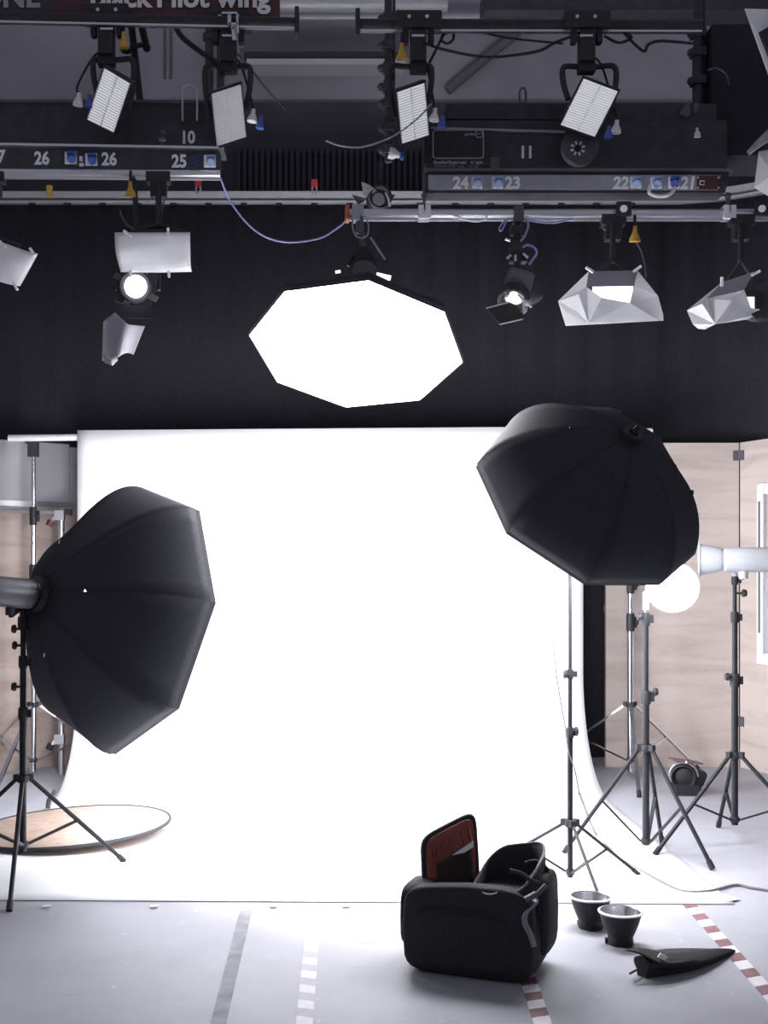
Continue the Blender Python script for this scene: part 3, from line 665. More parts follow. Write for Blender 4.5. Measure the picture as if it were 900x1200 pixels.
# raised collar around the open compartment on the right
def collar(u, v):
    a = 2 * math.pi * u; rx, ry = .125, .15
    prof = [(1.02, .0), (1.06, .05), (1.03, .10), (1.0, .118), (.95, .112), (.90, .07), (.88, .0)]
    i = v * (len(prof) - 1); k = min(int(i), len(prof) - 2); f = i - k
    s = prof[k][0] * (1 - f) + prof[k + 1][0] * f; z = prof[k][1] * (1 - f) + prof[k + 1][1] * f
    e = .62; sx = math.copysign(abs(math.cos(a)) ** e, math.cos(a)); sy = math.copysign(abs(math.sin(a)) ** e, math.sin(a))
    dip = .5 + .5 * math.cos(a - .9)
    return bl(.115 + sx * rx * s, .01 + sy * ry * s, .285 + z * max(.1, dip) * 1.38)
b = MB(); b.grid(40, 12, collar); obj('compartment_collar', b, 'bag_nylon', t)
b = MB(); b.tube([collar(k / 40, .5) + V((0, 0, .002)) for k in range(41)], .005, 6); obj('zip', b, 'dark_grey', t)
b = MB(); b.rbox(bl(.105, .01, .268), (.23, .28, .05), BR, e=.4); obj('compartment_floor', b, 'bag_nylon', t)
# lid: padded board hinged at the back left, brown inside
lx = BR @ V((.93, .25, .0)); lx = V((.86, .10, 0)).normalized()
lid_b = at(527, 1045, 4.62); 
lc = at(528, 1012, 4.62)
xa = V((.97, .22, 0)).normalized(); za = V((-.03, .18, 1.0)); za = (za - xa * za.dot(xa)).normalized(); ya = za.cross(xa).normalized()
LR = Matrix((xa, ya, za)).transposed()
b = MB(); shr = lambda p: V((p.x, p.y, p.z + p.x * .42))
b.rbox(lc + ya * .012, (.228, .035, .30), LR, e=.28, n=28, m=12, warp=shr); lid = obj('lid', b, 'bag_nylon', t)
b = MB(); b.rbox(lc - ya * .0075, (.200, .014, .272), LR, e=.3, n=28, m=12, warp=shr); obj('lining', b, 'lining_brown', lid)
b = MB()
for k, (fx, w) in enumerate([(-.085, .012), (-.07, .008), (-.055, .010), (-.03, .007), (.0, .006), (.05, .006), (.08, .008)]):
    p = lc - ya * .017 + xa * fx; b.tube([p + za * (.105 + fx * .42) + xa * -.005, p + za * (.075 + fx * .42) - ya * .003, p + za * (.035 + fx * .42) + xa * .008], [w * .3, w * .5, w * .3], 6)
obj('pleat', b, 'lining_brown', lid)
b = MB(); b.grid(10, 8, lambda u, v: lc - ya * (.020 + .012 * math.sin(math.pi * u) * (1 - v)) + xa * (-.062 + .145 * u) + za * (.005 + .065 * u - .14 * v)); obj('mesh_pocket', b, 'mesh_pocket', lid, solid=.003)
b = MB(); q = lc - ya * .034; b.plate([q + xa * -.005 + za * .033, q + xa * .086 + za * .083, q + xa * .085 + za * .060, q + xa * .045 + za * .040], -ya * .002); obj('label_card', b, 'white_plastic', lid)
b = MB(); b.tube([lc + ya * .004 + xa * (math.copysign(abs(math.cos(2 * math.pi * k / 40)) ** .32, math.cos(2 * math.pi * k / 40)) * .113) + za * (math.copysign(abs(math.sin(2 * math.pi * k / 40)) ** .32, math.sin(2 * math.pi * k / 40)) * .149 + math.copysign(abs(math.cos(2 * math.pi * k / 40)) ** .32, math.cos(2 * math.pi * k / 40)) * .113 * .42) for k in range(41)], .0055, 6); obj('zip', b, 'dark_grey', lid)
# straps, buckles, rings
b = MB(); sp = [at(624, 1050, 4.33), at(627, 1058, 4.27), at(616, 1068, 4.25), at(614, 1080, 4.24), at(621, 1095, 4.25), at(625, 1108, 4.28)]
sp = smooth_pts(sp, 5); b2 = []
for p in sp: b2.append(p)
wv = V((.85, .5, .1)).normalized() * .012
b.grid(1, len(sp) - 1, lambda u, v: sp[int(round(v * (len(sp) - 1)))] + wv * (2 * u - 1) + V((0, -.012, 0)))
obj('strap', b, 'webbing', t, solid=.003)
b = MB(); b.box(at(622, 1051, 4.27), (.045, .02, .018), Matrix.Rotation(-.5, 3, 'Y')); b.box(at(634, 1043, 4.31), (.05, .018, .014), Matrix.Rotation(-.8, 3, 'Y')); obj('buckle', b, 'dark_grey', t)
b = MB(); b.tube([at(574, 1045, 4.26) + V((math.cos(a) * .026, 0, math.sin(a) * .009)) for a in [math.pi + k * math.pi / 8 for k in range(9)]], .003, 6); obj('ring', b, 'chrome', t)
b = MB(); b.tube(smooth_pts([at(486, 1048, 4.60), at(484, 1041, 4.60), at(488, 1035, 4.60), at(492, 1034, 4.60), at(493, 1040, 4.60)], 4), .009, 8); obj('carry_handle', b, 'webbing', t)
b = MB(); b.tube(smooth_pts([at(616, 1012, 4.51), at(628, 1010, 4.49), at(640, 1018, 4.49), at(641, 1026, 4.49)], 4), .010, 8); obj('carry_handle', b, 'bag_nylon', t)
b = MB(); b.tube(smooth_pts([at(598, 1020, 4.33), at(612, 1024, 4.30), at(622, 1032, 4.28), at(632, 1035, 4.30)], 4), .008, 8); obj('compression_strap', b, 'black_nylon', t)

# ------------------------------------------------------------------ overhead rig
YR = 7.0
def R_(px, py, dy=0.0): return at(px, py, YR + dy)
def barrel(label, x0, y0, x1, y1, r, mt, dy=0.0, cap0=None, cap1=None):
    t = thing('lighting_bar', label, 'lighting bar', R_((x0 + x1) / 2, (y0 + y1) / 2, dy), 'horizontal lighting bars')
    b = MB(); b.cyl(R_(x0, y0, dy), R_(x1, y1, dy), r, n=18); obj('tube', b, mt, t)
    b = MB(); b.bar(R_(x0, y0 + 0, dy) - V((0, 0, r * 1.1)), R_(x1, y1, dy) - V((0, 0, r * 1.1)), .03, .012); obj('lower_flange', b, 'aluminium', t)
    for c, x, y in ((cap0, x0, y0), (cap1, x1, y1)):
        if c:
            b = MB(); b.box(R_(x, y, dy), (.026, .10, .155 if c != 'orange_plastic' else .085)); obj('end_plate', b, c, t, bevel=.006)
    return t
barrel('dark lighting bar at the top right with a T-shaped left end', 419, 29, 822, 30, .034, 'black_metal', cap0='black_metal')
barrel('dark lighting bar under the red sign', -30, 19, 348, 27, .030, 'black_metal', dy=-.05, cap1='black_metal')
lowbar = barrel('shiny aluminium lighting bar above the big lit softbox', 407, 251, 950, 251, .030, 'aluminium', cap0='orange_plastic')
leftbar = barrel('pale lighting bar under the board numbered 26', -40, 202, 258, 204, .026, 'aluminium')
# red sign
t = thing('hanging_sign', 'dark red sign with white lettering cut off by the top edge', 'sign', R_(140, -10, .06))
b = MB(); b.plate([R_(-60, -40, .06), R_(328, -40, .06), R_(328, 22, .06), R_(-60, 14, .06)], V((0, .02, 0))); obj('board', b, 'sign_red', t)
b = MB(); b.plate([R_(-60, -40, .057), R_(62, -40, .057), R_(62, 16, .057), R_(-60, 14, .057)], V((0, .002, 0))); obj('black_field', b, 'rig_black', t)
def caps(txt, px, py, hpx, mname, parent, dy, **k):                # letters of height hpx whose middle is at px, py
    return lettering(txt, R_(px, py, dy), hpx / F * (YR + dy), mname, parent, **k)
lettering('ZONE', R_(47, -4.5, .05), .122, 'grey_print', t, bold=.05, align='RIGHT')
lettering('Black', R_(176, -4, .05), .118, 'white_print', t, bold=.045, align='RIGHT', width=1.0)
lettering('Pilot', R_(183, -4, .05), .118, 'white_print', t, bold=.045, align='LEFT', width=1.0)
lettering('wing', R_(254, -4, .05), .118, 'white_print', t, bold=.045, align='LEFT', width=1.0)

def socket(t, px, py, blue, dy, plug=True, s=14):
    b = MB(); k = (YR + dy) / F; b.box(R_(px, py, dy), (s * k, .02, s * k)); so = obj('socket_plate', b, 'white_plastic', t, bevel=.004)
    b = MB(); b.cyl(R_(px + 1, py - 1, dy - .01), R_(px + 1, py + 2, dy - .065), .026, .022, n=14); b.box(R_(px + 1, py - 5, dy - .03), (.05, .05, .012)); obj('socket_cap', b, blue, so)
# left black number board
t = thing('number_board', 'black trunking board with white numbers 26, 26 and 25', 'board', R_(130, 186, -.02))
b = MB(); b.plate([R_(-40, 171, -.02), R_(257, 175, -.02), R_(257, 199, -.02), R_(-40, 197, -.02)], V((0, .14, 0))); obj('housing', b, 'rig_black', t)
b = MB(); b.bar(R_(-40, 170, -.03), R_(257, 175, -.03), .06, .014); obj('top_edge', b, 'aluminium', t)
for px, py, s in ((-3, 183, '27'), (49, 185, '26'), (128, 186, '26'), (210, 188.5, '25')): caps(s, px, py, 14.5, 'white_print', t, -.024, bold=.048, width=.86)
for px, py, c in ((83, 185, 'blue_plastic'), (107, 187, 'blue_plastic'), (246, 189, 'pale_blue_plastic')): socket(t, px, py, c, -.03)
b = MB(); b.box(R_(228, 188, -.025), (.055, .015, .055)); obj('blank_plate', b, 'navy_plastic', t)
b = MB(); b.box(R_(95, 186, -.025), (.018, .01, .028)); b.box(R_(95.5, 193, -.025), (.026, .01, .018)); obj('fuse_label', b, 'white_print', t)
# right grey number board
t = thing('number_board', 'grey trunking board with white numbers 24, 23, 22 and 21', 'board', R_(675, 213, -.02))
b = MB(); b.plate([R_(500, 199, -.02), R_(855, 199, -.02), R_(850, 226, -.02), R_(500, 226, -.02)], V((0, .15, 0))); obj('housing', b, 'rig_black', t)
b = MB(); b.plate([R_(502, 205, -.035), R_(845, 205, -.035), R_(841, 222, -.035), R_(502, 222, -.035)], V((0, .014, 0))); obj('face', b, 'grey_board', t)
b = MB(); b.bar(R_(498, 200, -.03), R_(858, 200, -.03), .05, .012); obj('top_edge', b, 'dark_grey', t)
for px, s in ((540, '24'), (601, '23'), (727, '22'), (806, '21')): caps(s, px, 214, 13.5, 'white_print', t, -.0375, bold=.055, lean=.0 if px < 610 else .15, width=.95)
for px, c in ((559, 'pale_blue_plastic'), (583, 'pale_blue_plastic'), (745, 'pale_blue_plastic'), (769, 'pale_blue_plastic'), (790, 'blue_plastic')): socket(t, px, 214, c, -.045, s=13)
b = MB(); b.box(R_(830, 214, -.038), (.135, .008, .08)); rp = obj('red_panel', b, 'dark_red', t)
b = MB()
for dx, dy_ in ((-12, -6), (-12, 6), (12, -6), (12, 6)): b.cyl(R_(830 + dx, 214 + dy_, -.042), R_(830 + dx, 214 + dy_, -.05), .006, n=8)
obj('screw', b, 'aluminium', rp)
b = MB(); b.tube([R_(823 + dx, 214 + dy_, -.044) for dx, dy_ in ((-2.5, -2), (2.5, -2), (2, 2.5), (-3, 2.5), (-2.5, -2))], .003, 6); obj('symbol', b, 'white_print', rp)
b = MB(); b.tube(smooth_pts([R_(762, 218, -.10), R_(761, 226, -.12), R_(770, 230, -.13), R_(782, 229, -.13), R_(790, 223, -.11), R_(791, 216, -.09)], 6), .010, 8); obj('patch_lead', b, 'white_plastic', t)
# 10 and 11 hoist panels
t = thing('hoist_box', 'black hoist box with a white number 10 above the left board', 'hoist', R_(110, 145, .2))
b = MB(); b.plate([R_(-60, 119, .2), R_(262, 119, .2), R_(262, 172, .2), R_(-60, 168, .2)], V((0, .25, 0))); obj('panel_box', b, 'rig_black', t)
b = MB(); b.bar(R_(-60, 118, .19), R_(248, 119, .19), .02, .012); obj('top_rail', b, 'dark_grey', t)
caps('10', 220, 160.5, 14, 'white_print', t, .195, bold=.048, width=.86)
b = MB(); b.tube(smooth_pts([R_(214, 142, .17), R_(214, 108, .17), R_(216, 102, .17), R_(222, 100, .17), R_(229, 103, .17), R_(231, 109, .17), R_(231, 142, .17)], 5), .0065, 8); obj('hook', b, 'aluminium', t)
b = MB(); b.cyl(R_(190, 172, .15), R_(190, 163, .15), .006, n=8); b.ball(R_(190, 163, .15), .026, squash=(1, 1, .6)); b.ball(R_(191, 156, .15), .02); obj('pilot_lamp', b, 'dark_grey', t)
t = thing('hoist_box', 'black hoist box with a white number 11 above the grey board', 'hoist', R_(675, 175, .2))
b = MB(); b.plate([R_(500, 139, .2), R_(852, 141, .2), R_(852, 203, .2), R_(500, 203, .2)], V((0, .25, 0))); obj('panel_box', b, 'rig_black', t)
b = MB(); b.bar(R_(505, 150.5, .19), R_(662, 154.5, .19), .02, .010); obj('top_rail', b, 'grey_board', t)
caps('11', 617, 178, 13.5, 'white_print', t, .195, bold=.05, width=.9)
b = MB(); b.box(R_(536, 172, .194), (.40, .012, .215)); pp = obj('load_plate', b, 'black_metal', t)
rr = []
for cx, cy, a0 in ((563, 156, 0), (511, 156, 90), (511, 182, 180), (563, 182, 270)):
    for k in range(5): a = math.radians(a0 + k * 22.5); rr.append(R_(cx + 3.5 * math.cos(a), cy - 3.5 * math.sin(a), .185))
rr.append(rr[0]); b = MB(); b.tube(rr, .0038, 6); obj('outline', b, 'grey_print', pp)
b = MB(); b.tube([R_(561.5 + 4.3 * math.cos(k * math.pi / 8), 157 + 4.3 * math.sin(k * math.pi / 8), .182) for k in range(17)], .003, 6); b.bar(R_(559, 157, .182), R_(564, 156.4, .182), .003, .004); obj('emblem', b, 'grey_print', pp)
caps('gerriets', 550.5, 157.2, 2.6, 'grey_print', pp, .185, bold=.048)
caps('Einzellast/Single Load    41 kg/m', 537, 190, 3.4, 'grey_print', pp, .185, bold=.048, width=.92)
caps('Mittellast/Mid. Load    147 kg', 535, 194.3, 3.0, 'dim_print', pp, .185, bold=.02, width=1.0)
b = MB(); b.box(R_(580, 192, .19), (.055, .02, .075)); obj('junction_box', b, 'dark_grey', t)
t = thing('cable_reel', 'round grey cable reel with spoked hub below the tilted right louvre panel', 'reel', R_(678, 175, .08))
b = MB(); b.lathe([(0, 0), (.107, 0), (.110, .01), (.110, .05), (.107, .06), (0, .06)], R_(678, 175, .14), (0, -1, 0), 36); obj('drum', b, 'dark_grey', t)
b = MB(); b.lathe([(0, 0), (.018, 0), (.018, .012), (0, .012)], R_(677, 174, .082), (0, -1, 0), 14); obj('hub', b, 'black_plastic', t)
for k in range(8):
    a = k * math.pi / 4 + .3; b = MB(); p = R_(677, 174, .078); b.bar(p + V((math.cos(a) * .024, 0, math.sin(a) * .024)), p + V((math.cos(a) * .045, 0, math.sin(a) * .045)), .008, .012); obj('spoke', b, 'white_print', t)
# upper rails of the right hoist
b = MB(); b.bar(R_(526, 127, .3), R_(662, 126, .3), .04, .015); tag(obj('hoist_rail', b, 'dark_grey'), 'thin grey rail above the hoist box numbered 11', 'rail')
b = MB(); b.bar(R_(520, 142, .35), R_(830, 142, .35), .3, .10); tag(obj('hoist_beam', b, 'rig_black'), 'black box beam behind the hoist box numbered 11', 'beam')
b = MB(); b.tube(smooth_pts([R_(609, 126, .27), R_(609, 108, .27), R_(612, 103, .27), R_(616, 107, .27), R_(616, 126, .27)], 5), .006, 8); tag(obj('hook', b, 'dark_grey'), 'small grey hook standing on the thin hoist rail', 'hook')
b = MB(); b.box(R_(860, 120, .5), (.40, .4, .80)); tag(obj('hoist_housing', b, 'black_cloth'), 'black hoist housing in the dark upper right corner', 'housing')
b = MB(); b.box(R_(815, 8, 1.4), (3.0, .25, .16)); tag(obj('ceiling_beam', b, 'rig_black'), 'dark ceiling beam along the top right', 'beam')
# rod hangers between boards and bar
for px, top, lab in ((497, 203, 'white clamp with thin rod on the lower bar by the softbox'), (853, 226, 'white clamp with thick strut on the lower bar at the right')):
    t = thing('bar_clamp', lab, 'clamp', R_(px, 250), 'white clamps on the lower lighting bar')
    b = MB(); b.box(R_(px - 4, 250, -.0), (.03, .085, .075)); b.box(R_(px + 4, 250, 0), (.03, .085, .075)); b.box(R_(px, 255, 0), (.06, .08, .03)); obj('clamp_body', b, 'white_plastic', t)
    b = MB(); b.cyl(R_(px, top, 0), R_(px, 250, 0), .008 if px < 600 else .014, n=8); b.ball(R_(px, top + 26 if px < 600 else top + 4, 0), .018); obj('rod', b, 'dark_grey', t)
for px in (731, 893):
    t = thing('bar_trolley', 'black trolley with round white badge on the lower bar, ' + ('over the foil-wrapped lamp' if px < 800 else 'at the right edge'), 'trolley', R_(px, 246, -.03), 'trolleys on the lower lighting bar')
    b = MB(); b.box(R_(px, 245, -.05), (.085, .03, .085)); obj('plate', b, 'black_metal', t, bevel=.006)
    b = MB(); b.cyl(R_(px, 244.5, -.06), R_(px, 244.5, -.075), .021, n=18); obj('badge', b, 'white_plastic', t)
# vertical telescopic poles
def knob_pole(label, x, y0, y1, r, dy, kn, mt='rig_black'):
    t = thing('rig_pole', label, 'pole', R_(x, y0, dy), 'vertical rig poles')
    b = MB(); b.cyl(R_(x, y0, dy), R_(x, y1, dy), r, n=10); obj('tube', b, mt, t)
    b = MB(); b.cyl(R_(x + 7, y0, dy + .02), R_(x + 6, y1 - 30, dy + .02), r * .4, n=8); obj('cable', b, mt, t)
    for k in kn:
        b = MB(); b.box(R_(x, k, dy), (r * 2.8, .08, .05)); b.ball(R_(x - 8, k, dy - .02), .026); b.cyl(R_(x, k, dy), R_(x - 8, k, dy - .02), .01, n=6); obj('pole_clamp', b, mt, t)
knob_pole('dark rig pole with clamps left of the middle louvre panel', 455, -40, 190, .024, .45, (22, 54, 80, 102, 122, 150, 176))
knob_pole('dark rig pole at the right end of the upper bar', 818, -20, 150, .03, .4, (40, 62, 95, 130))
t = thing('drop_linkage', 'two slanted black link bars with a lever beside the left tilted louvre panel', 'linkage', R_(158, 22, .3))
for xa_, ya_, xb_, yb_ in ((153, 22, 164, 118), (164, 22, 172, 56)):
    b = MB(); b.cyl(R_(xa_, ya_, .3), R_(xb_, yb_, .3), .022, n=10); b.ball(R_(xb_, yb_, .3), .025); obj('link_bar', b, 'black_metal', t)
b = MB(); b.tube(smooth_pts([R_(170, 52, .3), R_(158, 54, .26), R_(148, 58, .25)], 4), .016, 8); b.ball(R_(148, 59, .25), .03, squash=(1.2, 1, .7)); obj('lever', b, 'black_metal', t)
# drop cables
def wire(label, pts, r, mt, name='cable'):
    b = MB(); b.tube(smooth_pts(pts, 7), r, 6); return tag(own(obj(name, b, mt), pts[0]), label, 'cable')
wire('thick black cable drooping from the sign bar to the dim louvre panel', [R_(152, 22, .1), R_(168, 26, .1), R_(180, 30, .1), R_(200, 26, .1), R_(214, 44, .1), R_(234, 60, .05), R_(254, 74, .0), R_(261, 90, .0)], .017, 'black_plastic')
wire('thin black cable slanting across the upper back wall', [R_(270, 55, .4), R_(290, 76, .5), R_(312, 104, .7), R_(335, 129, .8)], .006, 'black_plastic')
wire('thin pale cable drooping across the middle louvre panel', [R_(382, 165, -.2), R_(400, 171, -.2), R_(425, 172, -.2), R_(460, 160, -.2), R_(488, 140, -.2), R_(505, 122, -.15)], .005, 'grey_board')
wire('thin black cable strung between the two right louvre lamps', [R_(496, 50, -.05), R_(520, 58, -.05), R_(560, 66, -.05), R_(590, 66, -.05), R_(630, 60, -.05), R_(650, 50, -.05), R_(672, 42, -.05)], .009, 'black_plastic')
wire('thin black cable running to the right end of the upper bar', [R_(560, 37, .1), R_(600, 45, .1), R_(660, 51, .1)], .007, 'black_plastic')
wire('loose bundle of black cable under the upper right bar', [R_(708, 42, 0), R_(725, 50, 0), R_(740, 44, 0), R_(731, 38, 0), R_(742, 50, 0), R_(755, 60, 0), R_(760, 52, 0), R_(775, 48, 0), R_(812, 51, 0)], .009, 'black_plastic')
wire('small coil of black cable hanging by the middle lamp hanger', [R_(518, 40, .05), R_(530, 38, .05), R_(531, 46, .05), R_(524, 51, .05), R_(517, 46, .05), R_(521, 38, .05), R_(510, 60, .05), R_(500, 80, .05)], .008, 'black_plastic')
wire('thin blue wire sagging from the 25 board toward the softbox hanger', [R_(258, 208, 0), R_(270, 236, .1), R_(290, 262, .1), R_(312, 278, .1), R_(340, 284, .1), R_(375, 279, .1), R_(397, 266, .05), R_(406, 258, 0)], .0055, 'blue_wire')
wire('thin grey wire hanging below the board numbered 25', [R_(199, 209, 0), R_(195, 225, .05), R_(190, 245, .05), R_(187, 262, .05)], .0045, 'dark_grey')
wire('pale lilac wire sagging under the lower bar beside the barndoor lamp', [R_(612, 256, -.03), R_(630, 260, -.03), R_(650, 261, -.03), R_(672, 256, -.03)], .006, 'blue_wire')
wire('white wire sagging under the lower bar left of the barndoor lamp', [R_(530, 252, -.03), R_(548, 258, -.03), R_(562, 259, -.03), R_(572, 254, -.03)], .006, 'white_plastic')
wire('blue wire looped on the dark housing at the upper right', [R_(829, 82, -.0), R_(840, 80, -.02), R_(850, 86, -.02), R_(855, 100, -.02)], .006, 'navy_plastic')

# louvre panels
GL = 'white louvre panel lamps on the upper bars'
def louvre(label, quad, hang, yoke_side, plug, quad_dim=False, mount=True, slats=20):
    a, b_, c, d = [V(q) for q in quad]      # top left, top right, bottom right, bottom left in the picture
    qa, qb, qc, qd = R_(*a[:2], -.13), R_(*b_[:2], -.13), R_(*c[:2], .0), R_(*d[:2], .0)
    n = (qb - qa).cross(qd - qa).normalized()
    if n.y > 0: n = -n
    hx, hy = hang
    t = thing('panel_lamp', label, 'studio lamp', R_(hx, hy), GL)
    cen = (qa + qb + qc + qd) / 4
    ex = lambda p, s: cen + (p - cen) * s
    rim = [ex(p, 1.07) for p in (qa, qb, qc, qd)]
    bk = [ex(p, .8) - n * .14 for p in (qa, qb, qc, qd)]
    m = MB(); m.add([p + n * .012 for p in rim] + [p - n * .06 for p in rim] + bk, [(0, 1, 5, 4), (1, 2, 6, 5), (2, 3, 7, 6), (3, 0, 4, 7), (4, 5, 9, 8), (5, 6, 10, 9), (6, 7, 11, 10), (7, 4, 8, 11), (8, 9, 10, 11)]); obj('housing', m, 'black_metal', t, solid=.004)
    m = MB(); m.plate([qa, qb, qc, qd], -n * .01); obj('diffuser', m, 'louvre_shaded_glow' if quad_dim else 'louvre_added_glow', t)
    m = MB()
    for k in range(slats + 1):
        s = k / slats; m.bar(qa.lerp(qd, s) + n * .006, qb.lerp(qc, s) + n * .006, .003, .012, ref=n)
    for k in range(3): s = k / 2; m.bar(qa.lerp(qb, s) + n * .005, qd.lerp(qc, s) + n * .005, .003, .012, ref=n)
    lo = obj('louvre', m, 'gel' if quad_dim else 'white_plastic', t); lo['kind'] = 'stuff'
    # yoke: bent arm from pivot to the side of the housing
    piv = R_(hx, hy + 52, .02); side = (qb + qc) / 2 if yoke_side > 0 else (qa + qd) / 2
    other = (qa + qd) / 2 if yoke_side > 0 else (qb + qc) / 2
    m = MB()
    for sd_, s in ((side, 1), (other, .9)):
        o = (sd_ - cen); o = cen + o * 1.22 - n * .05
        top = V((o.x + (o.x - cen.x) * .25, o.y, piv.z - .015))
        m.tube(smooth_pts([piv, V((piv.x * .4 + o.x * .6, piv.y, piv.z + .01)), top, (top + o) / 2 + (o - cen) * .12, o], 6), .017, 8)
    obj('yoke', m, 'black_metal', t)
    m = MB(); m.box(R_(hx, hy - 2, 0), (.27, .11, .10)); m.box(R_(hx - 15, hy + 14, 0), (.035, .06, .10)); m.box(R_(hx + 15, hy + 14, 0), (.035, .06, .10)); cr = obj('carriage', m, 'black_metal', t, bevel=.01)
    m = MB(); m.cyl(R_(hx - 10.5, hy - 9, -.055), R_(hx - 10.5, hy - 9, -.065), .011, n=10); m.cyl(R_(hx + 10.5, hy - 9, -.055), R_(hx + 10.5, hy - 9, -.065), .011, n=10); obj('bolt', m, 'aluminium', cr)
    m = MB(); m.box(R_(hx, hy + 28, 0), (.09, .09, .18)); m.cyl(R_(hx, hy + 36, 0), piv, .017, n=10); m.box(piv, (.10, .07, .06)); obj('drop_stem', m, 'black_metal', t, bevel=.006)
    m = MB(); m.box(R_(hx, hy + 14, -.05), (.075, .012, .012)); obj('lock_plate', m, 'aluminium', t)
    # white and blue mains plugs dangling at the side
    px, py = plug
    for dx, dy_, mt, s in ((0, 0, 'white_plastic', 1.0), (9, 8, 'blue_plastic', .8)) if yoke_side > 0 else ((0, 0, 'white_plastic', 1.0), (-9 if px > 700 else 12, 7 if px > 700 else 2, 'blue_plastic', .8)):
        p = R_(px + dx, py + dy_, -.05); m = MB(); m.lathe([(0, .045), (.012, .045), (.014, .02), (.030 * s, -.012), (.031 * s, -.028), (0, -.03)], p, (0.12, 0, 1), 14); obj('plug', m, mt, t)
    m = MB(); m.tube(smooth_pts([R_(px, py - 8, -.05), R_(px - 1, py - 18, -.03), R_((px + hx) / 2, hy + 48, .05), R_(hx, hy + 36, .05)], 5), .007, 6); obj('lead', m, 'black_plastic', t)
    return t
def yellow_plug(label, px, py):
    t = thing('yellow_plug', label, 'plug', R_(px, py - 10, -.03), 'yellow plugs on the lamp hangers')
    m = MB(); m.lathe([(0, .055), (.010, .055), (.014, .02), (.032, -.02), (.034, -.035), (0, -.036)], R_(px, py, -.03), (.0, -.15, 1), 16); obj('plug_body', m, 'yellow_plastic', t)
    m = MB(); m.cyl(R_(px, py - 10, -.03), R_(px, py - 24, -.03), .008, n=6); obj('lead', m, 'black_plastic', t)
louvre('tilted white louvre panel lamp left of the number 10', [(123, 80), (153, 98), (134, 155), (103, 140)], (125, 20), -1, (92, 118))
louvre('dim grey louvre panel lamp right of the number 10', [(248, 110), (282, 99), (288, 160), (254, 171)], (268, 28), 1, (296, 137), quad_dim=True)
louvre('white louvre panel lamp above the lower bar in the middle', [(465, 108), (497, 97), (502, 158), (471, 168)], (490, 28), 1, (509, 136))
louvre('large tilted white louvre panel lamp above the cable reel', [(684, 92), (724, 107), (697, 160), (657, 146)], (687, 28), -1, (722, 150))
yellow_plug('yellow plug on the hanger of the left tilted louvre panel', 145, 49); yellow_plug('yellow plug on the hanger of the middle louvre panel', 471, 62)
yellow_plug('yellow plug beside the foil-wrapped lamp hanger', 744, 276); yellow_plug('yellow plug on the curtain rail left of the clipped sheet lamp', 153, 224)
# chrome hook clamp on the sign bar
t = thing('hook_clamp', 'chrome hook clamp over the dim louvre panel', 'clamp', R_(274, 25, -.05))
b = MB(); b.bar(R_(260, 15.5, -.12), R_(278, 15.5, -.12), .015, .010); obj('t_handle', b, 'chrome', t)
b = MB(); b.bar(R_(269, 16, -.10), R_(269, 30, -.10), .03, .02); b.bar(R_(278, 17, -.10), R_(279, 40, -.10), .03, .012); b.bar(R_(268, 29, -.10), R_(279, 29, -.10), .03, .012); obj('jaw', b, 'aluminium', t)
b = MB(); b.cyl(R_(273, 29, -.06), R_(275, 48, -.06), .016, n=10); obj('spigot', b, 'chrome', t)

# plug hanging on the rig pole
t = thing('mains_plug', 'white and blue mains plug hanging sideways on the middle rig pole', 'plug', R_(462, 178, .2))
b = MB(); b.lathe([(0, 0), (.035, 0), (.034, .03), (.020, .05), (.016, .07), (0, .07)], R_(456, 179, .2), (1, 0, -.25), 14); obj('plug_body', b, 'white_plastic', t)
b = MB(); b.ball(R_(471, 183, .2), .022, squash=(.8, 1, 1.2)); obj('plug_cap', b, 'blue_plastic', t)

# small barndoor lamp above the overhead softbox
t = thing('small_spotlight', 'small dark spotlight with raised barn doors on the rail above the big lit softbox', 'spotlight', R_(440, 235, 1.2))
b = MB(); b.lathe([(0, -.1), (.07, -.1), (.085, -.04), (.085, .05), (.07, .06), (.055, .04), (0, .04)], R_(444, 233, 1.2), (0.1, -1, -.1), 20); obj('housing', b, 'black_metal', t)
b = MB(); b.lathe([(0, 0), (.04, 0), (.045, -.01), (0, -.012)], R_(444, 233, 1.14), (0.1, -1, -.1), 16); obj('lens', b, 'dark_grey', t)
b = MB(); b.plate([R_(423, 213, 1.1), R_(432, 216, 1.1), R_(442, 224, 1.15), R_(430, 231, 1.15), R_(426, 228, 1.13)], V((.0, .006, .003))); obj('barn_door', b, 'dark_grey', t)
b = MB(); b.plate([R_(412, 228, 1.1), R_(430, 233, 1.15), R_(427, 236, 1.15), R_(420, 240, 1.13)], V((0, .006, .003))); obj('barn_door', b, 'black_metal', t)
b = MB(); b.plate([R_(463, 228, 1.1), R_(457, 240, 1.15), R_(455, 228, 1.15)], V((0, .006, .003))); obj('barn_door', b, 'black_metal', t)
b = MB(); b.tube([R_(452, 226, 1.12), R_(455, 233, 1.1), R_(457, 242, 1.12)], .008, 6); obj('hinge_wire', b, 'aluminium', t)
b = MB(); b.cyl(R_(446, 227, 1.25), R_(446, 190, 1.25), .02, n=8); obj('hanger', b, 'black_metal', t)

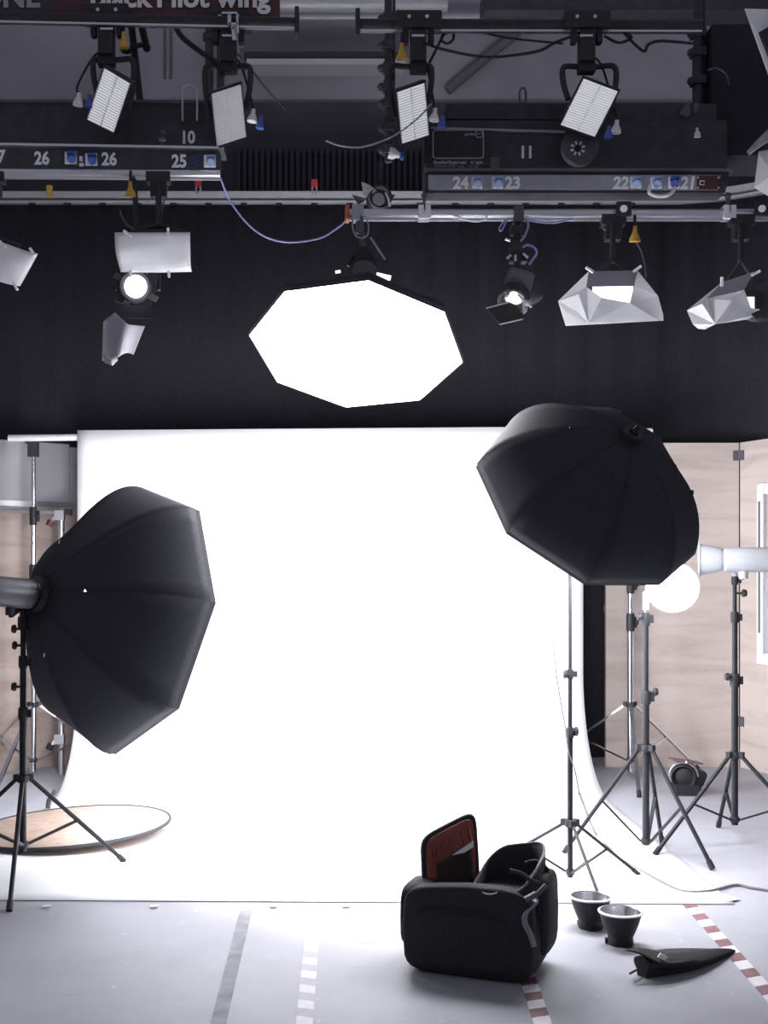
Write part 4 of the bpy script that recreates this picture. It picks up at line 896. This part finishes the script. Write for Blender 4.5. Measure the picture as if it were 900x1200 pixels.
# hanger that carries the overhead softbox
t = thing('lamp_hanger', 'grey hook clamp and joint carrying the overhead softbox', 'hanger', R_(422, 250))
b = MB(); b.box(R_(417, 251, -.03), (.045, .085, .085)); b.box(R_(423, 247, -.03), (.03, .09, .05)); b.cyl(R_(421, 240, -.02), R_(421, 246, -.02), .012, n=8); obj('hook_clamp', b, 'rail_grey', t)
b = MB(); b.cyl(R_(421, 256, -.02), R_(422, 273, -.02), .024, n=12); b.cyl(R_(424, 273, -.02), R_(426, 300, 0), .018, n=10); obj('drop_rod', b, 'dark_grey', t)
b = MB(); b.box(R_(424, 300, 0), (.08, .06, .10)); b.bar(R_(426, 300, 0), apT - nTn * .15 + V((0, 0, .06)), .03, .05); b.cyl(R_(414, 300, 0), R_(408, 312, -.02), .012, n=8); b.cyl(R_(432, 296, 0), R_(436, 302, 0), .014, n=8); obj('tilt_joint', b, 'black_metal', t)
b = MB(); b.tube(smooth_pts([R_(413, 256, -.05), R_(414, 270, -.07), R_(421, 279, -.05), R_(430, 276, -.05), R_(432, 266, -.05), R_(430, 257, -.05)], 5), .005, 6); b.tube([R_(434, 278, -.04), R_(442, 290, -.05), R_(451, 304, -.05)], .006, 6); obj('safety_wire', b, 'grey_board', t)
for k, (x0, y0, x1, y1) in enumerate(((441, 322, 458, 326), (393, 319, 399, 318))):
    b = MB(); p, q = at(x0, y0, 6.75), at(x1, y1, 6.75); b.bar(p, q, .03, .022 if k == 0 else .01); obj('gap_highlight', b, 'lamp_and_gap_glow', t)  # highlights at the softbox panel gaps, drawn as glowing bars

# ------------------------------------------------------------------ diffusion-wrapped lamps under the bars
def sheet(name, quad, Yq, bulge, mt, parent, nu=14, nv=10, fn=None):
    qa, qb, qc, qd = [at(x, y, Yy) for (x, y), Yy in zip(quad, Yq)]
    n = (qb - qa).cross(qd - qa).normalized(); n = -n if n.y > 0 else n
    m = MB(); m.grid(nu, nv, lambda u, v: (qa.lerp(qb, u)).lerp(qd.lerp(qc, u), v) + n * (bulge(u, v))); return obj(name, m, mt, parent, solid=.0012)
def peg(parent, px, py, Y, ang=1.57):
    p = at(px, py, Y); d = V((math.cos(ang), -.1, math.sin(ang))) * .024
    m = MB(); m.bar(p - d, p + d, .012, .014); m.bar(p - d + V((0, .012, 0)), p + d + V((0, -.004, 0)), .012, .008); obj('peg', m, 'white_plastic', parent)
def lamp_body(parent, cx, cy, Y, w, h, d, hang_y, bar_y, lens='added_sheet_glow'):
    m = MB(); m.rbox(at(cx, cy, Y + d / 2), (w, d, h), e=.3); obj('housing', m, 'black_metal', parent)
    m = MB(); m.box(at(cx, cy, Y - .006), (w * .75, .012, h * .62)); obj('lens', m, lens, parent)
    m = MB(); x = at(cx, cy, Y).x; zt = at(cx, hang_y, Y).z; c = at(cx, cy, Y + d / 2)
    m.tube([c + V((-w / 2 - .02, 0, 0)), c + V((-w / 2 - .02, 0, h * .5)), V((c.x, c.y, zt)), c + V((w / 2 + .02, 0, h * .5)), c + V((w / 2 + .02, 0, 0))], .013, 8); obj('yoke', m, 'black_metal', parent)
    m = MB(); m.cyl(V((c.x, c.y, zt - .01)), at(cx, bar_y, YR), .018, n=10); m.box(at(cx, bar_y + 14, YR), (.09, .07, .12)); m.box(at(cx, bar_y + 3, YR), (.14, .08, .06)); obj('hanger', m, 'black_metal', parent)
GW = 'lamps covered with diffusion sheets'
# lamp with flat clipped sheet
t = thing('softened_lamp', 'lamp behind a rectangular frosted sheet held by four pegs', 'studio lamp', R_(160, 208), GW)
lamp_body(t, 186, 293, 6.75, .26, .20, .18, 258, 206)
sheet('diffusion_sheet', [(134.5, 272.5), (223, 271), (225, 318), (141.5, 318)], (6.45, 6.45, 6.6, 6.6), lambda u, v: .06 * math.sin(math.pi * v) + .012 * math.sin(7 * v + 2 * u), 'gel', t, 16, 14)
for px, py, a in ((149, 273.5, 2.5), (197, 272.5, 1.57), (153, 319, 1.57), (198, 319.5, 1.57)): peg(t, px, py, 6.43 if py < 300 else 6.58, a)
b = MB(); b.tube(smooth_pts([R_(141, 246), R_(143, 254), R_(148, 262), R_(156, 268)], 5), .006, 6); obj('lead', b, 'dark_grey', t)
# lit round spotlight below it
t = thing('round_spotlight', 'lit round spotlight with torn frosted sheet hanging below', 'spotlight', at(158, 335, 6.95), GW)
h = at(158.5, 335.5, 6.8); axs = V((-.0, -.98, -.15)).normalized()
b = MB(); b.lathe([(0, -.2), (.07, -.2), (.095, -.15), (.095, 0), (.085, .01), (.072, .0), (.068, -.03), (0, -.04)], h, axs, 28); obj('housing', b, 'black_metal', t)
b = MB(); b.lathe([(0, .012), (.03, .010), (.062, -.004), (.064, -.012), (0, -.02)], h, axs, 28); obj('lens', b, 'lamp_glow', t)
b = MB(); b.box(h + V((0, .04, -.0)), (.21, .012, .21), Matrix.Rotation(.25, 3, 'Y')); obj('barn_door_frame', b, 'black_metal', t)
for ang in (.25 + .785, .25 + 2.356, .25 + 3.927, .25 + 5.498):
    b = MB(); p = h + V((math.cos(ang) * .115, .02, math.sin(ang) * .115)); b.box(p, (.05, .012, .035), Matrix.Rotation(-ang, 3, 'Y')); obj('corner_ear', b, 'dark_grey', t)
b = MB(); b.plate([h + V((-.11, .0, -.10)), h + V((.09, 0, -.11)), h + V((.10, -.08, -.20)), h + V((-.12, -.08, -.19))], V((0, .004, -.003))); obj('barn_door', b, 'black_cloth', t)
b = MB(); b.tube([h + V((-.12, .1, 0)), h + V((-.12, .12, .15)), V((h.x, h.y + .13, at(158, 310, 6.95).z)), h + V((.12, .12, .15)), h + V((.12, .1, 0))], .012, 8); b.cyl(V((h.x, h.y + .13, at(158, 310, 6.95).z)), R_(157, 206), .016, n=8); obj('yoke', b, 'black_metal', t)
Yq = 6.62
def torn(u, v):
    top = V((121 + 49 * u, 378 - 13 * max(0, 1 - abs(u - .28) * 3.2) + 4 * u, 0)); bot = V((119.5 + 37 * u, 420 + 4 * math.sin(u * 6) - 3 * u, 0))
    if u < .3: bot.y += 6 * (1 - u / .3) * .4
    p = top.lerp(bot, v); return at(p.x, p.y, Yq - .05 * math.sin(math.pi * min(1, u * 1.25)) + .08 * v + .03 * math.sin(u * 8))
b = MB(); b.grid(18, 12, torn); sh = obj('torn_sheet', b, 'gel_grey', t, solid=.0012)
b = MB(); b.tube([at(123, 417, Yq + .02), at(126, 422, Yq), at(131, 424, Yq - .01), at(136, 420, Yq)], [.012, .02, .022, .015], 10); obj('curled_corner', b, 'gel_grey', sh)
# left edge lamp
t = thing('softened_lamp', 'lamp wrapped in a frosted sheet cut off by the left edge', 'studio lamp', R_(2, 210), GW)
lamp_body(t, -8, 308, 6.8, .26, .20, .18, 272, 206)
sheet('diffusion_sheet', [(-45, 272), (45, 297), (24, 335), (-58, 318)], (6.5, 6.5, 6.62, 6.62), lambda u, v: .05 * math.sin(math.pi * v) * math.sin(math.pi * u) + .012 * math.sin(9 * u), 'gel', t, 14, 10)
for px, py, a in ((3, 286, 2.4), (38, 295, 2.2), (18, 335, 2.0)): peg(t, px, py, 6.48 if py < 300 else 6.6, a)
# foil wrapped lamps on the lower bar (faceted, creased frosted foil)
def foil(label, hangx, tris, pts, dark, pegs, lens, body):
    t = thing('wrapped_lamp', label, 'studio lamp', R_(hangx, 258), GW)
    lamp_body(t, body[0], body[1], 6.72, body[2], body[3], .20, body[4], 256, 'lamp_inside')
    vs = [at(x, y, YR - .45 + d) for x, y, d in pts]
    m = MB()
    m.add(vs, tris, 0, False); w = obj('foil_wrap', m, 'gel_bright', t, solid=.0012)
    m = MB(); m.add([vs[i] for i in dark[0]], [tuple(range(len(dark[0])))], 0, False); obj('shaded_flap', m, 'gel_grey', t, solid=.0012)  # top facet of the wrap, its shade put into a grey gel
    for p in pegs: peg(t, p[0], p[1], 6.5, p[2])
    return t
pts = [(690, 318, .05), (747, 317, .05), (687, 336, .0), (743, 335, .02), (654, 353, .10), (663, 382, .02), (773, 376, .02), (771, 347, .08), (738, 355, -.10), (690, 379, -.09),
       (676, 365, -.01), (664, 366, .03), (705, 349, -.10), (777, 369, .05), (777, 376, .05), (678, 345, -.02), (745, 322, .06)]
tris = [(4, 0, 2), (4, 2, 15), (4, 15, 10), (4, 10, 11), (4, 11, 5), (11, 10, 9), (11, 9, 5), (10, 15, 9), (15, 2, 9), (2, 12, 9), (12, 8, 9), (8, 6, 9), (8, 7, 6), (3, 7, 8), (1, 7, 3), (9, 6, 5), (7, 13, 6), (13, 14, 6)]
foil('lamp wrapped in creased bright foil below the white badge', 728, tris, pts, [(0, 1, 3, 2)], [(691, 316, 2.6), (747, 315, .6)], [(692, 337), (742, 337), (738, 352), (706, 347)], (718, 346, .30, .16, 300))
b = MB(); b.box(R_(722, 268, 0), (.06, .05, .10)); b.tube(smooth_pts([R_(706, 262), R_(707, 268), R_(714, 271), R_(724, 270)], 5), .006, 6); tag(obj('hanger_box', b, 'dark_grey'), 'small grey hanger box above the creased foil lamp', 'hanger')
wire('thin dark wire dropping from the yellow plug behind the creased foil', [R_(746, 284, .0), R_(752, 296, .0), R_(756, 312, .0), R_(757, 325, .0)], .004, 'dark_grey')
pts = [(846, 331, .05), (884, 318, .05), (828, 350, .0), (872, 340, .02), (805, 364, .10), (812, 380, .03), (836, 380, .02), (877, 374, .02), (898, 364, .06), (876, 371, -.08), (838, 380, -.07), (823, 356, -.04), (858, 352, -.10), (868, 356, -.05), (880, 361, -.03), (818, 385, .03), (826, 386, .03)]
tris = [(4, 0, 2), (4, 2, 11), (4, 11, 10), (4, 10, 5), (11, 2, 10), (2, 12, 10), (12, 13, 10), (13, 9, 10), (13, 14, 9), (14, 8, 9), (10, 9, 7), (5, 10, 15), (15, 10, 16), (9, 8, 7), (2, 3, 12), (3, 13, 12), (3, 14, 13)]
foil('lamp wrapped in creased bright foil at the right edge', 884, tris, pts, [(0, 1, 3, 2)], [(846, 330, 1.6), (886, 320, .5)], [(846, 344), (870, 338), (876, 356), (868, 356)], (868, 356, .20, .12, 300))
t = thing('round_lamp', 'round black lamp behind the foil at the right edge', 'studio lamp', at(893, 352, 6.75))
b = MB(); b.lathe([(0, -.1), (.11, -.1), (.12, 0), (.10, .02), (0, .02)], at(893, 352, 6.75), (0, -1, -.1), 24); obj('housing', b, 'black_metal', t)
b = MB(); b.plate([at(880, 368, 6.5), at(905, 356, 6.5), at(905, 362, 6.5), at(886, 374, 6.5)], V((0, .006, 0))); obj('clip', b, 'black_metal', t)
# black barndoor lamp
t = thing('barndoor_lamp', 'black spotlight with open barn doors hanging right of the big lit softbox', 'spotlight', R_(606, 252))
b = MB(); b.box(R_(607, 252, -.0), (.055, .09, .085)); b.box(R_(607, 258, -.02), (.045, .06, .02)); obj('hook_clamp', b, 'dark_grey', t)
b = MB(); b.cyl(R_(607, 258), R_(606, 285), .02, n=10); b.box(R_(606, 270), (.08, .07, .05)); b.box(R_(607, 296), (.10, .08, .12)); b.cyl(R_(606, 285), R_(606, 318, -.05), .022, n=10); obj('drop_rod', b, 'black_metal', t)
b = MB()
for p, q in (((599, 299), (594, 303)), ((604, 299), (604, 306)), ((613, 297), (619, 302)), ((592, 280), (598, 282))): b.cyl(R_(*p, -.06), R_(*q, -.06), .008, n=8)
obj('lever', b, 'aluminium', t)
b = MB(); b.tube(smooth_pts([R_(597, 256, -.03), R_(590, 260, -.04), R_(585, 268, -.04), R_(588, 270, -.04), R_(594, 258, -.03)], 5), .005, 6); b.tube(smooth_pts([R_(616, 256, -.03), R_(619, 264, -.04), R_(615, 276, -.04), R_(610, 283, -.04)], 5), .007, 6)
b.tube(smooth_pts([R_(611, 291, -.03), R_(618, 287, -.05), R_(626, 290, -.06), R_(629, 296, -.06), R_(625, 303, -.05), R_(620, 310, -.03)], 5), .007, 6); obj('blue_lead', b, 'blue_wire', t)
hb = R_(606, 336, -.12); axb = V((-.28, -.55, -.78)).normalized(); u, v, a = basis(axb)
b = MB(); b.rbox(hb - axb * .02, (.155, .15, .15), Matrix((V((1, 0, 0)), axb.cross(V((1, 0, 0))).normalized(), axb)).transposed() if False else Matrix.Rotation(.3, 3, 'Y'), e=.25); obj('housing', b, 'dark_grey', t)
b = MB(); b.lathe([(0, 0), (.085, 0), (.09, .07), (.08, .075), (.07, .04), (0, .04)], hb + axb * .06, axb, 24); lr_ = obj('lens_ring', b, 'black_metal', t)
b = MB(); b.lathe([(0, .06), (.05, .052), (.066, .042), (0, .04)], hb + axb * .06, axb, 24); obj('lens', b, 'silver', t)
b = MB(); b.plate([R_(601, 341, -.25), R_(603, 342, -.25), R_(606, 353, -.27), R_(597, 354, -.27)], V((0, .01, 0))); obj('lit_slot', b, 'lamp_and_gap_glow', t)
b = MB(); b.plate([R_(570, 361, -.30), R_(597, 354, -.27), R_(606, 358, -.27), R_(614, 373, -.34), R_(586, 380, -.40)], V((0, .004, -.004))); obj('barn_door', b, 'black_metal', t)
b = MB(); b.tube([R_(570, 361, -.305), R_(597, 354, -.275)], .004, 6); b.tube([R_(612, 374, -.345), R_(586, 380, -.405)], .004, 6); obj('door_edge', b, 'grey_board', t)
b = MB(); b.plate([R_(612, 354, -.24), R_(619, 357, -.22), R_(617, 365, -.28), R_(613, 368, -.28)], V((.004, .004, 0))); obj('barn_door', b, 'rail_grey', t)
b = MB(); b.tube([R_(607, 345, -.26), R_(614, 353, -.26), R_(623, 360, -.26)], .007, 8); b.ball(R_(617, 355, -.26), .018); obj('hinge_rod', b, 'rail_grey', t)
b = MB(); b.rbox(R_(621, 340, -.08), (.11, .14, .16), Matrix.Rotation(-.4, 3, 'Y'), e=.4); b.tube([R_(622, 331, -.15), R_(627, 337, -.15)], .006, 6); obj('rear_cap', b, 'black_metal', t)

# pieces cut off by the right edge
t = thing('studio_flag', 'pale triangular flag with black inner field at the top right edge', 'flag', R_(900, 40, -.2))
b = MB(); b.plate([R_(873, 10, -.3), R_(940, 12, -.3), R_(940, 130, -.2), R_(909, 110, -.2)], V((0, .008, 0))); obj('panel', b, 'gel', t)
b = MB(); b.plate([R_(889, 38, -.315), R_(940, 8, -.32), R_(940, 126, -.215), R_(911, 95, -.21)], V((0, .006, 0))); obj('black_field', b, 'black_cloth', t)
t = thing('hooded_lamp', 'pale hooded lamp with frosted cover at the right edge', 'studio lamp', R_(900, 190, -.2))
b = MB(); b.grid(10, 6, lambda u, v: at(875 + 60 * u + (-0 + 3 * v), 178 - 34 * math.sin(min(1, u * 1.35) * math.pi / 2) + v * (4 + 24 * u) , 6.75 - .08 * math.sin(math.pi * u) - .1 * v)); obj('hood_flap', b, 'gel_grey', t, solid=.002)
vs = [at(x, y, Y) for x, y, Y in ((889, 178, 6.7), (920, 172, 6.7), (884, 220, 6.6), (910, 236, 6.5), (940, 220, 6.55), (905, 205, 6.52), (940, 176, 6.7))]
b = MB(); b.add(vs, [(0, 1, 5), (0, 5, 2), (2, 5, 3), (5, 4, 3), (1, 6, 5), (6, 4, 5)]); obj('frosted_cover', b, 'gel', t, solid=.002)
b = MB(); b.rbox(at(920, 195, 6.85), (.22, .2, .22), e=.4); b.cyl(at(920, 180, 6.85), at(920, 130, 7.0), .02, n=8); obj('housing', b, 'black_metal', t)
b = MB(); b.cyl(at(815, 132, 7.2), at(815, 122, 7.2), .02, n=8); b.plate([at(796, 133, 7.15), at(808, 116, 7.15), at(809, 134, 7.15), at(804, 137, 7.15)], V((0, .006, 0))); tag(obj('hanging_barn_door', b, 'dark_grey'), 'grey triangular metal barn door in the dark upper right', 'flag')  # lone barn door flap on a short hanger
b = MB(); b.lathe([(0, 0), (.022, 0), (.016, .03), (0, .035)], at(817, 161, 7.1), (0, -.2, 1), 10); b.cyl(at(817, 157, 7.1), at(817, 150, 7.1), .008, n=6); tag(obj('pendant_plug', b, 'white_plastic'), 'tiny white plug hanging above the number 21', 'plug')
